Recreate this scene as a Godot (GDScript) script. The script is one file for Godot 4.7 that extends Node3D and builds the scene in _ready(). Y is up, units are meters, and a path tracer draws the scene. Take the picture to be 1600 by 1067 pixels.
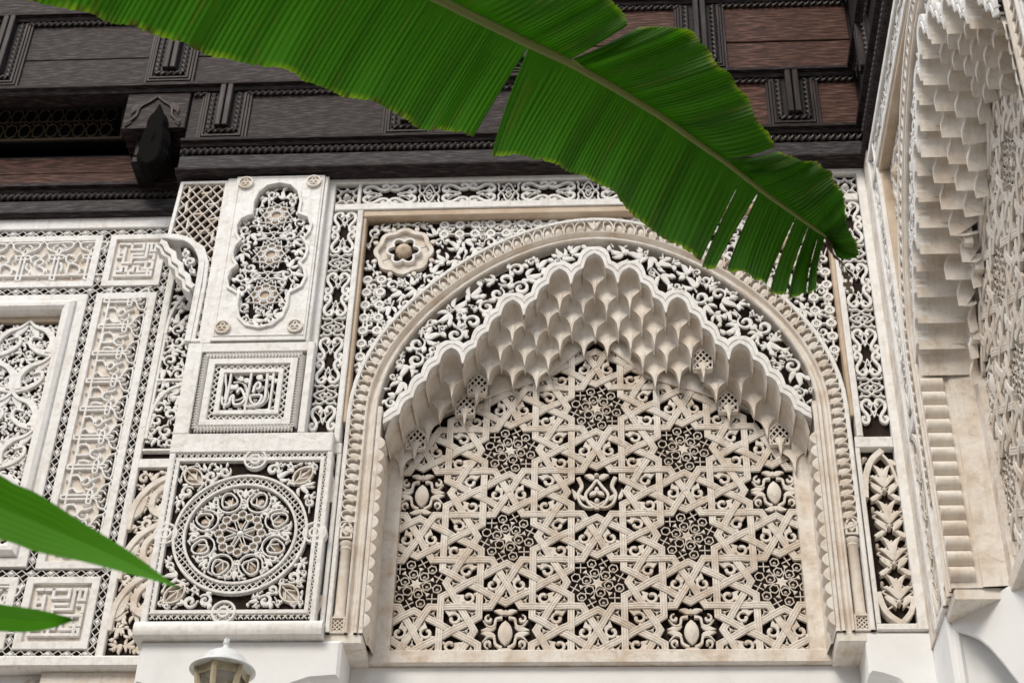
extends Node3D

# heights of the carved walls are counted from the centre line of the star panel, this far above the courtyard floor
const Y0 := 4.593
var M := {}
var rng := RandomNumberGenerator.new()
var used := {}


# ---------------------------------------------------------------- mesh building
class B:
	var t := PackedVector3Array()
	var c := PackedColorArray()
	var tint := Color.WHITE
	var colored := false

	func tri(a: Vector3, b: Vector3, d: Vector3) -> void:
		t.append(a); t.append(b); t.append(d)
		if colored:
			c.append(tint); c.append(tint); c.append(tint)

	func quad(a: Vector3, b: Vector3, d: Vector3, e: Vector3) -> void:
		t.append(a); t.append(b); t.append(d); t.append(a); t.append(d); t.append(e)
		if colored:
			for i in 6: c.append(tint)

	# rows of points joined into a skin
	func skin(rows: Array, closed := false) -> void:
		for i in rows.size() - 1:
			var p: PackedVector3Array = rows[i]
			var q: PackedVector3Array = rows[i + 1]
			var n := p.size()
			for j in (n if closed else n - 1):
				var k := (j + 1) % n
				quad(p[j], q[j], q[k], p[k])

	func box(a: Vector3, b: Vector3, bev := 0.0) -> void:
		var x0 := minf(a.x, b.x); var x1 := maxf(a.x, b.x)
		var y0 := minf(a.y, b.y); var y1 := maxf(a.y, b.y)
		var z0 := minf(a.z, b.z); var z1 := maxf(a.z, b.z)
		var i := bev
		# a box whose front edges are bevelled
		var f := [Vector3(x0 + i, y0 + i, z1), Vector3(x1 - i, y0 + i, z1), Vector3(x1 - i, y1 - i, z1), Vector3(x0 + i, y1 - i, z1)]
		var m := [Vector3(x0, y0, z1 - i), Vector3(x1, y0, z1 - i), Vector3(x1, y1, z1 - i), Vector3(x0, y1, z1 - i)]
		var k := [Vector3(x0, y0, z0), Vector3(x1, y0, z0), Vector3(x1, y1, z0), Vector3(x0, y1, z0)]
		quad(f[0], f[3], f[2], f[1])
		for s in 4:
			var n := (s + 1) % 4
			if i > 0.0:
				quad(m[s], f[s], f[n], m[n])
			quad(k[s], m[s], m[n], k[n])
		quad(k[0], k[1], k[2], k[3])

	# a strip of stucco along a line on the wall: flat top with bevelled edges, standing from zb to zt
	func rib(p: PackedVector2Array, w: float, zt: float, zb: float, closed := false, w1 := -1.0, tent := false) -> void:
		var n := p.size()
		if n < 2:
			return
		if closed and p[0].distance_to(p[n - 1]) < 1e-5:
			n -= 1
		var rows := []
		var width := 4 if not tent else 3
		for i in n + (1 if closed else 0):
			var j := i % n
			var a := p[(j - 1 + n) % n] if (closed or j > 0) else p[0]
			var b := p[(j + 1) % n] if (closed or j < n - 1) else p[n - 1]
			var here := p[j]
			var d1 := (here - a).normalized()
			var d2 := (b - here).normalized()
			if d1 == Vector2.ZERO: d1 = d2
			if d2 == Vector2.ZERO: d2 = d1
			var d := (d1 + d2).normalized()
			if d == Vector2.ZERO: d = d1
			var cs := maxf(d.dot(d2), 0.42)
			var h := w * 0.5
			if w1 >= 0.0:
				h = lerpf(w, w1, float(i) / float(n - 1)) * 0.5
			var s := Vector2(-d.y, d.x) / cs
			var bv := minf(h * 0.28, 0.0016)
			var o := s * h
			var q := s * (h - bv)
			if tent:
				rows.append(PackedVector3Array([Vector3(here.x + o.x, here.y + o.y, zb), Vector3(here.x + o.x, here.y + o.y, zt - bv), Vector3(here.x, here.y, zt), Vector3(here.x - o.x, here.y - o.y, zt - bv), Vector3(here.x - o.x, here.y - o.y, zb)]))
			else:
				rows.append(PackedVector3Array([Vector3(here.x + o.x, here.y + o.y, zb), Vector3(here.x + o.x, here.y + o.y, zt - bv), Vector3(here.x + q.x, here.y + q.y, zt), Vector3(here.x - q.x, here.y - q.y, zt), Vector3(here.x - o.x, here.y - o.y, zt - bv), Vector3(here.x - o.x, here.y - o.y, zb)]))
		skin(rows)
		if not closed:
			for e in [rows[0], rows[rows.size() - 1]]:
				var r: PackedVector3Array = e
				quad(r[0], r[1], r[r.size() - 2], r[r.size() - 1])
				if r.size() == 6:
					quad(r[1], r[2], r[3], r[4])
				else:
					tri(r[1], r[2], r[3])

	# a strip with any section: section points are (offset, height)
	func moulding(p: PackedVector2Array, section: PackedVector2Array, closed := false, z := 0.0) -> void:
		var n := p.size()
		var rows := []
		for i in n + (1 if closed else 0):
			var j := i % n
			var a := p[(j - 1 + n) % n] if (closed or j > 0) else p[0]
			var b := p[(j + 1) % n] if (closed or j < n - 1) else p[n - 1]
			var here := p[j]
			var d1 := (here - a).normalized()
			var d2 := (b - here).normalized()
			if d1 == Vector2.ZERO: d1 = d2
			if d2 == Vector2.ZERO: d2 = d1
			var d := (d1 + d2).normalized()
			var s := Vector2(-d.y, d.x) / maxf(d.dot(d2), 0.42)
			var row := PackedVector3Array()
			for k in section:
				row.append(Vector3(here.x + s.x * k.x, here.y + s.y * k.x, z + k.y))
			rows.append(row)
		skin(rows)

	# a flat piece cut to an outline, with bevelled rim
	func plate(poly: PackedVector2Array, zt: float, zb: float, bev := 0.0) -> void:
		var n := poly.size()
		var top := poly
		var area := 0.0
		for i in n:
			area += poly[i].cross(poly[(i + 1) % n])
		var sgn := 1.0 if area > 0.0 else -1.0
		if bev > 0.0:
			top = PackedVector2Array()
			for i in n:
				var d1 := (poly[i] - poly[(i - 1 + n) % n]).normalized()
				var d2 := (poly[(i + 1) % n] - poly[i]).normalized()
				var d := (d1 + d2).normalized()
				if d == Vector2.ZERO: d = d1
				top.append(poly[i] + Vector2(-d.y, d.x) * sgn * bev / maxf(d.dot(d2), 0.5))
		var idx := Geometry2D.triangulate_polygon(top)
		for i in range(0, idx.size(), 3):
			var a := top[idx[i]]; var b := top[idx[i + 1]]; var d := top[idx[i + 2]]
			if (b - a).cross(d - a) > 0.0:
				var s := b; b = d; d = s
			tri(Vector3(a.x, a.y, zt), Vector3(b.x, b.y, zt), Vector3(d.x, d.y, zt))
		for i in n:
			var j := (i + 1) % n
			var p := poly[i]; var q := poly[j]
			var pt := top[i]; var qt := top[j]
			quad(Vector3(p.x, p.y, zb), Vector3(p.x, p.y, zt - bev), Vector3(q.x, q.y, zt - bev), Vector3(q.x, q.y, zb))
			if bev > 0.0:
				quad(Vector3(p.x, p.y, zt - bev), Vector3(pt.x, pt.y, zt), Vector3(qt.x, qt.y, zt), Vector3(q.x, q.y, zt - bev))

	# a low dome over an outline
	func boss(poly: PackedVector2Array, zt: float, zb: float, shoulder := 0.6) -> void:
		var ctr := Vector2.ZERO
		for p in poly: ctr += p
		ctr /= poly.size()
		var rows := []
		for k in [[1.0, 0.0], [0.97, shoulder * 0.8], [0.8, shoulder], [0.45, lerpf(shoulder, 1.0, 0.75)], [0.02, 1.0]]:
			var row := PackedVector3Array()
			for p in poly:
				var q := ctr + (p - ctr) * float(k[0])
				row.append(Vector3(q.x, q.y, lerpf(zb, zt, float(k[1]))))
			rows.append(row)
		skin(rows, true)

	func disc(ctr: Vector2, r: float, zt: float, zb: float, n := 10) -> void:
		var p := PackedVector2Array()
		for i in n:
			p.append(ctr + Vector2.from_angle(TAU * i / n) * r)
		boss(p, zt, zb)

	func tube(p: PackedVector3Array, r: float, n := 8, r1 := -1.0) -> void:
		var rows := []
		for i in p.size():
			var d := (p[mini(i + 1, p.size() - 1)] - p[maxi(i - 1, 0)]).normalized()
			var s := d.cross(Vector3.UP if absf(d.y) < 0.9 else Vector3.RIGHT).normalized()
			var u := s.cross(d)
			var rr := r if r1 < 0.0 else lerpf(r, r1, float(i) / float(p.size() - 1))
			var row := PackedVector3Array()
			for k in n:
				var a := TAU * k / n
				row.append(p[i] + s * cos(a) * rr + u * sin(a) * rr)
			rows.append(row)
		skin(rows, true)

	func lathe(ctr: Vector3, prof: PackedVector2Array, n := 24, from := 0.0, to := TAU) -> void:
		var rows := []
		for p in prof:
			var row := PackedVector3Array()
			for k in n + 1:
				var a := lerpf(from, to, float(k) / n)
				row.append(ctr + Vector3(cos(a) * p.x, p.y, sin(a) * p.x))
			rows.append(row)
		skin(rows)

	func mesh(smooth := 0.0) -> ArrayMesh:
		if t.is_empty():
			t = PackedVector3Array([Vector3.ZERO, Vector3(1e-4, 0, 0), Vector3(0, 1e-4, 0)])
		var am := ArrayMesh.new()
		var arr := []
		arr.resize(Mesh.ARRAY_MAX)
		var n := t.size()
		var nr := PackedVector3Array()
		nr.resize(n)
		for i in range(0, n, 3):
			var f := (t[i + 2] - t[i]).cross(t[i + 1] - t[i]).normalized()
			if f == Vector3.ZERO: f = Vector3.BACK
			nr[i] = f; nr[i + 1] = f; nr[i + 2] = f
		if smooth > 0.0:
			# average the faces that meet at a point unless they turn by more than the given angle
			var at := {}
			for i in n:
				var key := Vector3i((t[i] * 20000.0).round())
				if at.has(key): at[key].append(i)
				else: at[key] = [i]
			var out := nr.duplicate()
			var lim := cos(smooth)
			for key in at:
				var l: Array = at[key]
				for i in l:
					var s := Vector3.ZERO
					for j in l:
						if nr[i].dot(nr[j]) > lim: s += nr[j]
					if s.length() > 1e-6: out[i] = s.normalized()
			nr = out
		arr[Mesh.ARRAY_VERTEX] = t
		arr[Mesh.ARRAY_NORMAL] = nr
		if colored: arr[Mesh.ARRAY_COLOR] = c
		am.add_surface_from_arrays(Mesh.PRIMITIVE_TRIANGLES, arr)
		return am


func numbered(called: String) -> String:
	if not used.has(called):
		used[called] = 0
		return called
	used[called] += 1
	return "%s_%03d" % [called, used[called]]


# a top-level thing: an empty at its base whose children are its parts
func thing(called: String, label: String, category: String, at := Vector3.ZERO, group := "") -> Node3D:
	var o := Node3D.new()
	o.name = numbered(called)
	add_child(o)
	o.position = at
	o.set_meta("label", label)
	o.set_meta("category", category)
	if group: o.set_meta("group", group)
	return o


var tally := {}
func part_name(parent: Node, called: String) -> String:
	var key := "%d/%s" % [parent.get_instance_id(), called]
	if not tally.has(key):
		tally[key] = 0
		return called
	tally[key] += 1
	return "%s_%03d" % [called, tally[key]]


# one named mesh under a thing or a part; wall coordinates count height from Y0
func put(b: Variant, called: String, mat: Material, parent: Node, at := Vector3.ZERO, smooth := 0.0) -> MeshInstance3D:
	var mi := MeshInstance3D.new()
	mi.mesh = b.mesh(smooth) if b is B else b
	mi.material_override = mat
	mi.name = part_name(parent, called)
	parent.add_child(mi, true)
	mi.position = at
	return mi


func stuff(mi: MeshInstance3D) -> MeshInstance3D:
	mi.set_meta("kind", "stuff")
	return mi


# ---------------------------------------------------------------- lines
func arc(ctr: Vector2, r: float, a0: float, a1: float, n := 16) -> PackedVector2Array:
	var p := PackedVector2Array()
	for i in n + 1:
		p.append(ctr + Vector2.from_angle(lerpf(a0, a1, float(i) / n)) * r)
	return p


func circle(ctr: Vector2, r: float, n := 24, turn := 0.0) -> PackedVector2Array:
	var p := PackedVector2Array()
	for i in n:
		p.append(ctr + Vector2.from_angle(TAU * i / n + turn) * r)
	return p


func oval(ctr: Vector2, rx: float, ry: float, turn := 0.0, n := 14) -> PackedVector2Array:
	var p := PackedVector2Array()
	for i in n:
		var a := TAU * i / n
		p.append(ctr + Vector2(cos(a) * rx, sin(a) * ry).rotated(turn))
	return p


# pointed almond outline along its own x axis
func almond(ctr: Vector2, len_: float, wid: float, turn := 0.0, n := 7) -> PackedVector2Array:
	var p := PackedVector2Array()
	for i in n + 1:
		var t := -1.0 + 2.0 * i / n
		p.append(ctr + Vector2(t * len_ * 0.5, pow(1.0 - t * t, 0.8) * wid * 0.5).rotated(turn))
	for i in range(1, n):
		var t := 1.0 - 2.0 * i / n
		p.append(ctr + Vector2(t * len_ * 0.5, -pow(1.0 - t * t, 0.8) * wid * 0.5).rotated(turn))
	return p


func rect(x0: float, y0: float, x1: float, y1: float) -> PackedVector2Array:
	return PackedVector2Array([Vector2(x0, y0), Vector2(x1, y0), Vector2(x1, y1), Vector2(x0, y1)])


func flat(a: Array) -> PackedVector2Array:
	var p := PackedVector2Array()
	for i in range(0, a.size(), 2):
		p.append(Vector2(a[i], a[i + 1]))
	return p


# a smooth line through the given points
func spline(a: PackedVector2Array, per := 4, closed := false) -> PackedVector2Array:
	var n := a.size()
	if n < 3:
		return a
	var p := PackedVector2Array()
	for i in (n if closed else n - 1):
		var p0 := a[(i - 1 + n) % n] if (closed or i > 0) else a[0]
		var p1 := a[i]
		var p2 := a[(i + 1) % n]
		var p3 := a[(i + 2) % n] if (closed or i < n - 2) else a[n - 1]
		for k in per:
			p.append(p1.cubic_interpolate(p2, p0, p3, float(k) / per))
	if not closed:
		p.append(a[n - 1])
	return p


func mapped(p: PackedVector2Array, ctr: Vector2, sx: float, sy: float, turn := 0.0) -> PackedVector2Array:
	var q := PackedVector2Array()
	for v in p:
		q.append(ctr + Vector2(v.x * sx, v.y * sy).rotated(turn))
	return q


func jit() -> float:
	return rng.randf_range(-0.0009, 0.0009)


# a leaf: a strip that swells and ends in a point
func leaf(b: B, a: Vector2, d: Vector2, bend: float, w: float, zt: float, zb: float) -> void:
	var s := (d - a).orthogonal()
	var mid := (a + d) * 0.5 + s * bend
	var l := PackedVector2Array(); var r := PackedVector2Array()
	var n := 5
	for i in n + 1:
		var t := float(i) / n
		var p := a.lerp(mid, t).lerp(mid.lerp(d, t), t)
		var q := (mid - a).lerp(d - mid, t).normalized().orthogonal()
		var h := w * 0.5 * sin(PI * pow(t, 0.75)) + 0.0006
		l.append(p + q * h); r.append(p - q * h)
	var rows := []
	for i in n + 1:
		var c := (l[i] + r[i]) * 0.5
		rows.append(PackedVector3Array([Vector3(l[i].x, l[i].y, zb), Vector3(l[i].x, l[i].y, zt - 0.0014), Vector3(c.x, c.y, zt), Vector3(r[i].x, r[i].y, zt - 0.0014), Vector3(r[i].x, r[i].y, zb)]))
	b.skin(rows)


# a curl of stem that winds in to a bud
func curl(b: B, ctr: Vector2, r: float, a0: float, turns: float, zt: float, zb: float, w := 0.24) -> void:
	var p := PackedVector2Array()
	var n := int(absf(turns) * 13.0) + 4
	for i in n + 1:
		var t := float(i) / n
		p.append(ctr + Vector2.from_angle(a0 + turns * TAU * t) * r * lerpf(0.93, 0.3, t))
	# thin where it leaves the stem, swelling like a half palmette, and ending in a bud
	var m := int(n * 0.62)
	b.rib(p.slice(0, m + 1), r * w * 0.45, zt, zb, false, r * w * 1.7)
	b.rib(p.slice(m, n + 1), r * w * 1.7, zt + 0.0002, zb, false, r * w * 0.8)
	b.disc(p[n], r * w * 0.85, zt + 0.0008, zb, 8)


func edge_distance(p: Vector2, poly: PackedVector2Array) -> float:
	var best := 1e9
	var n := poly.size()
	for i in n:
		var q := Geometry2D.get_closest_point_to_segment(p, poly[i], poly[(i + 1) % n])
		best = minf(best, p.distance_squared_to(q))
	return sqrt(best)


# scrolling stems: circles of several sizes are packed into the outline and each becomes a curl with leaves, tied to its neighbours
func scrolls(b: B, poly: PackedVector2Array, rmax: float, rmin: float, zt: float, zb: float, keep := [], w := 0.3, tries := 260) -> void:
	var lo := poly[0]; var hi := poly[0]
	for p in poly:
		lo = lo.min(p); hi = hi.max(p)
	var got := []
	for pass_ in 4:
		var least := lerpf(rmax * 0.85, rmin, pass_ / 3.0)
		for k in tries:
			var p := Vector2(rng.randf_range(lo.x, hi.x), rng.randf_range(lo.y, hi.y))
			if not Geometry2D.is_point_in_polygon(p, poly):
				continue
			var r := minf(edge_distance(p, poly) * 0.96, rmax)
			if r < least: continue
			for g in keep:
				r = minf(r, p.distance_to(g[0]) - g[1])
				if r < least: break
			if r < least: continue
			for g in got:
				r = minf(r, p.distance_to(g[0]) - g[1])
				if r < least: break
			if r >= least:
				got.append([p, r])
	for i in got.size():
		var c: Vector2 = got[i][0]
		var r: float = got[i][1]
		var z := zt + jit()
		var a0 := rng.randf() * TAU
		var near := -1
		var bd := 1e9
		for j in i:
			var d: float = c.distance_to(got[j][0]) - got[j][1] - r
			if d < bd:
				bd = d; near = j
		if near >= 0:
			a0 = (got[near][0] - c).angle()
			if bd < rmax * 1.2:
				var e: Vector2 = got[near][0]
				b.rib(PackedVector2Array([c + (e - c).normalized() * r * 0.85, e + (c - e).normalized() * float(got[near][1]) * 0.85]), 0.005, z - 0.0015, zb, false, -1.0, true)
		var s := 1.0 if rng.randf() < 0.5 else -1.0
		if r > rmin * 1.35:
			if rng.randf() < 0.55:
				curl(b, c, r, a0, s * 1.1, z, zb, w)
			else:
				# a split palmette: long pointed leaves that part from one stem
				var foot := c + Vector2.from_angle(a0) * r * 0.9
				var f1 := c + Vector2.from_angle(a0 + PI + 0.15 * s) * r * 0.95
				var f2 := c + Vector2.from_angle(a0 + s * 1.9) * r * 0.98
				var f3 := c + Vector2.from_angle(a0 - s * 1.7) * r * 0.98
				leaf(b, foot, f1, 0.30 * s, r * 0.62, z, zb)
				leaf(b, foot, f2, 0.36 * s, r * 0.46, z - 0.0007, zb)
				leaf(b, foot, f3, -0.36 * s, r * 0.46, z - 0.0012, zb)
				b.disc(c + Vector2.from_angle(a0 + s * 2.5) * r * 0.55, r * 0.17, z - 0.001, zb, 6)
			# leaves that spring from the back of the curl
			for k in 2:
				var a := a0 + s * (0.9 + 1.9 * k + rng.randf() * 0.5)
				var from := c + Vector2.from_angle(a) * r * 0.85
				var to := c + Vector2.from_angle(a + s * 0.7) * r * 1.33
				if Geometry2D.is_point_in_polygon(to, poly):
					leaf(b, from, to, 0.22 * s, r * 0.52, z + 0.0012, zb)
		elif r > rmin * 1.1:
			leaf(b, c + Vector2.from_angle(a0) * r, c - Vector2.from_angle(a0) * r, 0.22 * s, r * 0.95, z, zb)
		else:
			b.disc(c, r * 0.5, z, zb, 6)
			b.rib(PackedVector2Array([c + Vector2.from_angle(a0) * r, c - Vector2.from_angle(a0) * r]), 0.004, z - 0.002, zb, false, -1.0, true)


# diagonal net of thin bars inside an outline, leaving out the outlines in skip
func net(b: B, poly: PackedVector2Array, step: float, w: float, zt: float, zb: float, skip := [], tall := 1.0) -> void:
	var lo := poly[0]; var hi := poly[0]
	for p in poly:
		lo = lo.min(p); hi = hi.max(p)
	var span := (hi.x - lo.x) + (hi.y - lo.y) / tall
	for dir in 2:
		var k := 0
		var x := lo.x - (hi.y - lo.y) / tall if dir == 0 else lo.x
		while x < (hi.x if dir == 0 else lo.x + span):
			var h := (hi.y - lo.y)
			var line := PackedVector2Array([Vector2(x, lo.y), Vector2(x + h / tall, hi.y)]) if dir == 0 else PackedVector2Array([Vector2(x, lo.y), Vector2(x - h / tall, hi.y)])
			var bits := Geometry2D.intersect_polyline_with_polygon(line, poly)
			for q in skip:
				var rest: Array[PackedVector2Array] = []
				for bit in bits:
					rest.append_array(Geometry2D.clip_polyline_with_polygon(bit, q))
				bits = rest
			for bit in bits:
				b.rib(bit, w, zt - 0.0012 * dir + jit() * 0.5, zb, false, -1.0, true)
			x += step
			k += 1


# rectangular frame drawn on its centre line
func frame(b: B, x0: float, y0: float, x1: float, y1: float, w: float, zt: float, zb: float) -> void:
	b.rib(rect(x0 + w * 0.5, y0 + w * 0.5, x1 - w * 0.5, y1 - w * 0.5), w, zt, zb, true)


# twisted rope along a line, lying at height z
func rope(b: B, p: PackedVector2Array, r: float, z: float, pitch: float, per := 5, closed := false) -> void:
	var q := p.duplicate()
	if closed: q.append(p[0])
	var total := 0.0
	for i in q.size() - 1:
		var a := q[i]; var d := q[i + 1]
		var l := a.distance_to(d)
		var m := maxi(2, int(ceil(l / pitch * per)))
		var dir := (d - a) / l
		var s := dir.orthogonal()
		var rows := []
		for k in m + 1:
			var at := l * k / m
			var ph := (total + at) / pitch * TAU
			var row := PackedVector3Array()
			for j in 9:
				var ang := -0.35 + (PI + 0.7) * j / 8.0
				var rr := r * (0.80 + 0.32 * cos(ph - ang * 2.0))
				var o := a + dir * at + s * cos(ang) * rr
				row.append(Vector3(o.x, o.y, z + sin(ang) * rr))
			rows.append(row)
		b.skin(rows)
		total += l


# ---------------------------------------------------------------- materials
func noise_tex(size: int, freq: float, ramp: Array, octaves := 5, sd := 1, stretch := 1.0) -> Texture2D:
	var n := FastNoiseLite.new()
	n.seed = sd
	n.noise_type = FastNoiseLite.TYPE_SIMPLEX_SMOOTH
	n.frequency = freq
	n.fractal_octaves = octaves
	n.fractal_gain = 0.55
	var g := Gradient.new()
	g.offsets = PackedFloat32Array(ramp.map(func(k): return k[0]))
	g.colors = PackedColorArray(ramp.map(func(k): return k[1]))
	var t := NoiseTexture2D.new()
	t.noise = n
	t.width = size
	t.height = int(size / stretch)
	t.seamless = true
	t.seamless_blend_skirt = 0.2
	t.color_ramp = g
	return t


func bump_tex(size: int, freq: float, strength: float, octaves := 4, sd := 5, stretch := 1.0) -> Texture2D:
	var n := FastNoiseLite.new()
	n.seed = sd
	n.frequency = freq
	n.fractal_octaves = octaves
	var t := NoiseTexture2D.new()
	t.noise = n
	t.width = size
	t.height = int(size / stretch)
	t.seamless = true
	t.as_normal_map = true
	t.bump_strength = strength
	return t


func lin(r: float, g: float, b: float) -> Color:
	return Color(r, g, b).linear_to_srgb()


func surface(tex: Texture2D, scale: Vector3, rough: float, bump: Texture2D = null, bump_scale := 0.6) -> StandardMaterial3D:
	var m := StandardMaterial3D.new()
	m.albedo_texture = tex
	m.roughness = rough
	m.metallic_specular = 0.3
	m.uv1_triplanar = true
	m.uv1_world_triplanar = true
	m.uv1_scale = scale
	if bump:
		m.normal_enabled = true
		m.normal_texture = bump
		m.normal_scale = bump_scale
	return m


func plain(col: Color, rough: float, metal := 0.0) -> StandardMaterial3D:
	var m := StandardMaterial3D.new()
	m.albedo_color = col
	m.roughness = rough
	m.metallic = metal
	return m


func materials() -> void:
	var grit := bump_tex(512, 0.05, 3.0)
	var cr := FastNoiseLite.new()
	cr.seed = 77
	cr.noise_type = FastNoiseLite.TYPE_CELLULAR
	cr.cellular_return_type = FastNoiseLite.RETURN_DISTANCE2_SUB
	cr.frequency = 0.006
	cr.fractal_type = FastNoiseLite.FRACTAL_NONE
	cr.domain_warp_enabled = true
	cr.domain_warp_amplitude = 45.0
	cr.domain_warp_frequency = 0.012
	cr.domain_warp_fractal_octaves = 4
	var wear := Image.create(1024, 1024, false, Image.FORMAT_RGB8)
	var gr := FastNoiseLite.new()
	gr.seed = 90
	gr.frequency = 0.02
	gr.fractal_octaves = 6
	var drip := FastNoiseLite.new()
	drip.seed = 91
	drip.frequency = 0.012
	drip.fractal_octaves = 4
	for y in 1024:
		for x in 1024:
			var d := (cr.get_noise_2d(x, y) + 1.0) * 0.5
			var k := 1.0
			if d < 0.008 and gr.get_noise_2d(x * 0.3, y * 0.3) > 0.16: k = lerpf(0.74, 1.0, d / 0.008)
			var g := smoothstep(0.12, 0.42, gr.get_noise_2d(x, y)) * 0.10 + smoothstep(0.15, 0.5, drip.get_noise_2d(x * 2.2, y * 0.22)) * 0.09
			wear.set_pixel(x, y, Color(k * (1.0 - g * 0.85), k * (1.0 - g), k * (1.0 - g * 1.22)).linear_to_srgb())
	var wear_tex := ImageTexture.create_from_image(wear)
	# old white stucco: cream where the limewash holds, buff where it has worn
	M.plaster = surface(noise_tex(1024, 0.006, [[0.0, lin(0.58, 0.48, 0.39)], [0.30, lin(0.68, 0.60, 0.52)], [0.52, lin(0.76, 0.71, 0.65)], [1.0, lin(0.82, 0.79, 0.75)]], 7, 3), Vector3(0.9, 0.9, 0.9), 0.9, grit, 0.35)
	M.white = surface(noise_tex(1024, 0.006, [[0.0, lin(0.765, 0.74, 0.71)], [0.3, lin(0.80, 0.785, 0.765)], [0.6, lin(0.825, 0.815, 0.80)], [1.0, lin(0.85, 0.845, 0.835)]], 7, 11), Vector3(0.8, 0.8, 0.8), 0.88, grit, 0.35)
	M.buff = surface(noise_tex(512, 0.01, [[0.0, lin(0.46, 0.35, 0.25)], [0.5, lin(0.57, 0.46, 0.35)], [1.0, lin(0.66, 0.57, 0.46)]], 6, 17), Vector3(1.1, 1.1, 1.1), 0.92, grit, 0.3)
	# the sunk ground behind the carving is a mottled dark brown
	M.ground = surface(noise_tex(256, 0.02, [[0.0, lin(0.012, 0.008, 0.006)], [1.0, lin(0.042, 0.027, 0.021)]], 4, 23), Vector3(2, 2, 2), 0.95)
	M.lime = surface(noise_tex(1024, 0.005, [[0.0, lin(0.76, 0.76, 0.755)], [0.4, lin(0.84, 0.85, 0.86)], [1.0, lin(0.88, 0.89, 0.90)]], 6, 29), Vector3(0.5, 0.5, 0.5), 0.85, bump_tex(512, 0.02, 2.0, 4, 8), 0.3)
	for m in [M.plaster, M.white]:
		m.detail_enabled = true
		m.detail_albedo = wear_tex
		m.detail_blend_mode = BaseMaterial3D.BLEND_MODE_MUL
		m.detail_uv_layer = BaseMaterial3D.DETAIL_UV_1
	# cedar boards, silvered and dark, grain along the board
	M.wood = surface(noise_tex(1024, 0.012, [[0.0, lin(0.004, 0.003, 0.0032)], [0.45, lin(0.016, 0.0115, 0.012)], [0.62, lin(0.040, 0.029, 0.030)], [1.0, lin(0.16, 0.13, 0.13)]], 7, 31), Vector3(0.8, 10.0, 10.0), 0.6, bump_tex(512, 0.03, 4.0, 4, 41), 0.5)
	M.wood_red = surface(noise_tex(1024, 0.012, [[0.0, lin(0.013, 0.005, 0.004)], [0.42, lin(0.047, 0.019, 0.013)], [0.62, lin(0.098, 0.044, 0.032)], [1.0, lin(0.22, 0.13, 0.10)]], 7, 37), Vector3(0.6, 7.0, 7.0), 0.62, bump_tex(512, 0.03, 4.0, 4, 43), 0.5)
	M.wood_dark = surface(noise_tex(512, 0.012, [[0.0, lin(0.004, 0.003, 0.004)], [1.0, lin(0.018, 0.015, 0.016)]], 5, 47), Vector3(0.6, 4.0, 4.0), 0.55)
	M.wood_up = surface(noise_tex(512, 0.012, [[0.0, lin(0.010, 0.007, 0.007)], [0.5, lin(0.024, 0.017, 0.017)], [1.0, lin(0.075, 0.06, 0.058)]], 5, 53), Vector3(4.5, 0.5, 4.5), 0.5)
	M.wood_grey = surface(noise_tex(1024, 0.012, [[0.0, lin(0.012, 0.011, 0.012)], [0.45, lin(0.03, 0.027, 0.029)], [0.62, lin(0.065, 0.06, 0.063)], [1.0, lin(0.17, 0.16, 0.165)]], 7, 33), Vector3(0.8, 10.0, 10.0), 0.62, bump_tex(512, 0.03, 4.0, 4, 45), 0.5)
	M.line = plain(lin(0.17, 0.14, 0.10), 0.8)
	M.leaf = StandardMaterial3D.new()
	M.leaf.vertex_color_use_as_albedo = true
	M.leaf.roughness = 0.5
	M.leaf.metallic_specular = 0.25
	M.leaf.backlight_enabled = true
	M.leaf.backlight = Color(0.68, 0.90, 0.16)
	M.rib = plain(lin(0.16, 0.20, 0.045), 0.5)
	M.dry = plain(lin(0.10, 0.075, 0.05), 0.9)
	M.enamel = surface(noise_tex(256, 0.02, [[0.0, lin(0.55, 0.57, 0.57)], [0.5, lin(0.70, 0.73, 0.74)], [1.0, lin(0.76, 0.78, 0.79)]], 4, 61), Vector3(3, 3, 3), 0.35)
	M.cream = surface(noise_tex(256, 0.02, [[0.0, lin(0.34, 0.29, 0.19)], [0.5, lin(0.46, 0.41, 0.29)], [1.0, lin(0.55, 0.50, 0.38)]], 4, 67), Vector3(4, 4, 4), 0.45)
	M.glass = plain(Color(0.62, 0.60, 0.55, 0.35), 0.12)
	M.glass.transparency = BaseMaterial3D.TRANSPARENCY_ALPHA
	M.pave = surface(noise_tex(256, 0.02, [[0.0, lin(0.28, 0.25, 0.21)], [1.0, lin(0.42, 0.38, 0.33)]], 4, 71), Vector3(1, 1, 1), 0.8)


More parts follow.
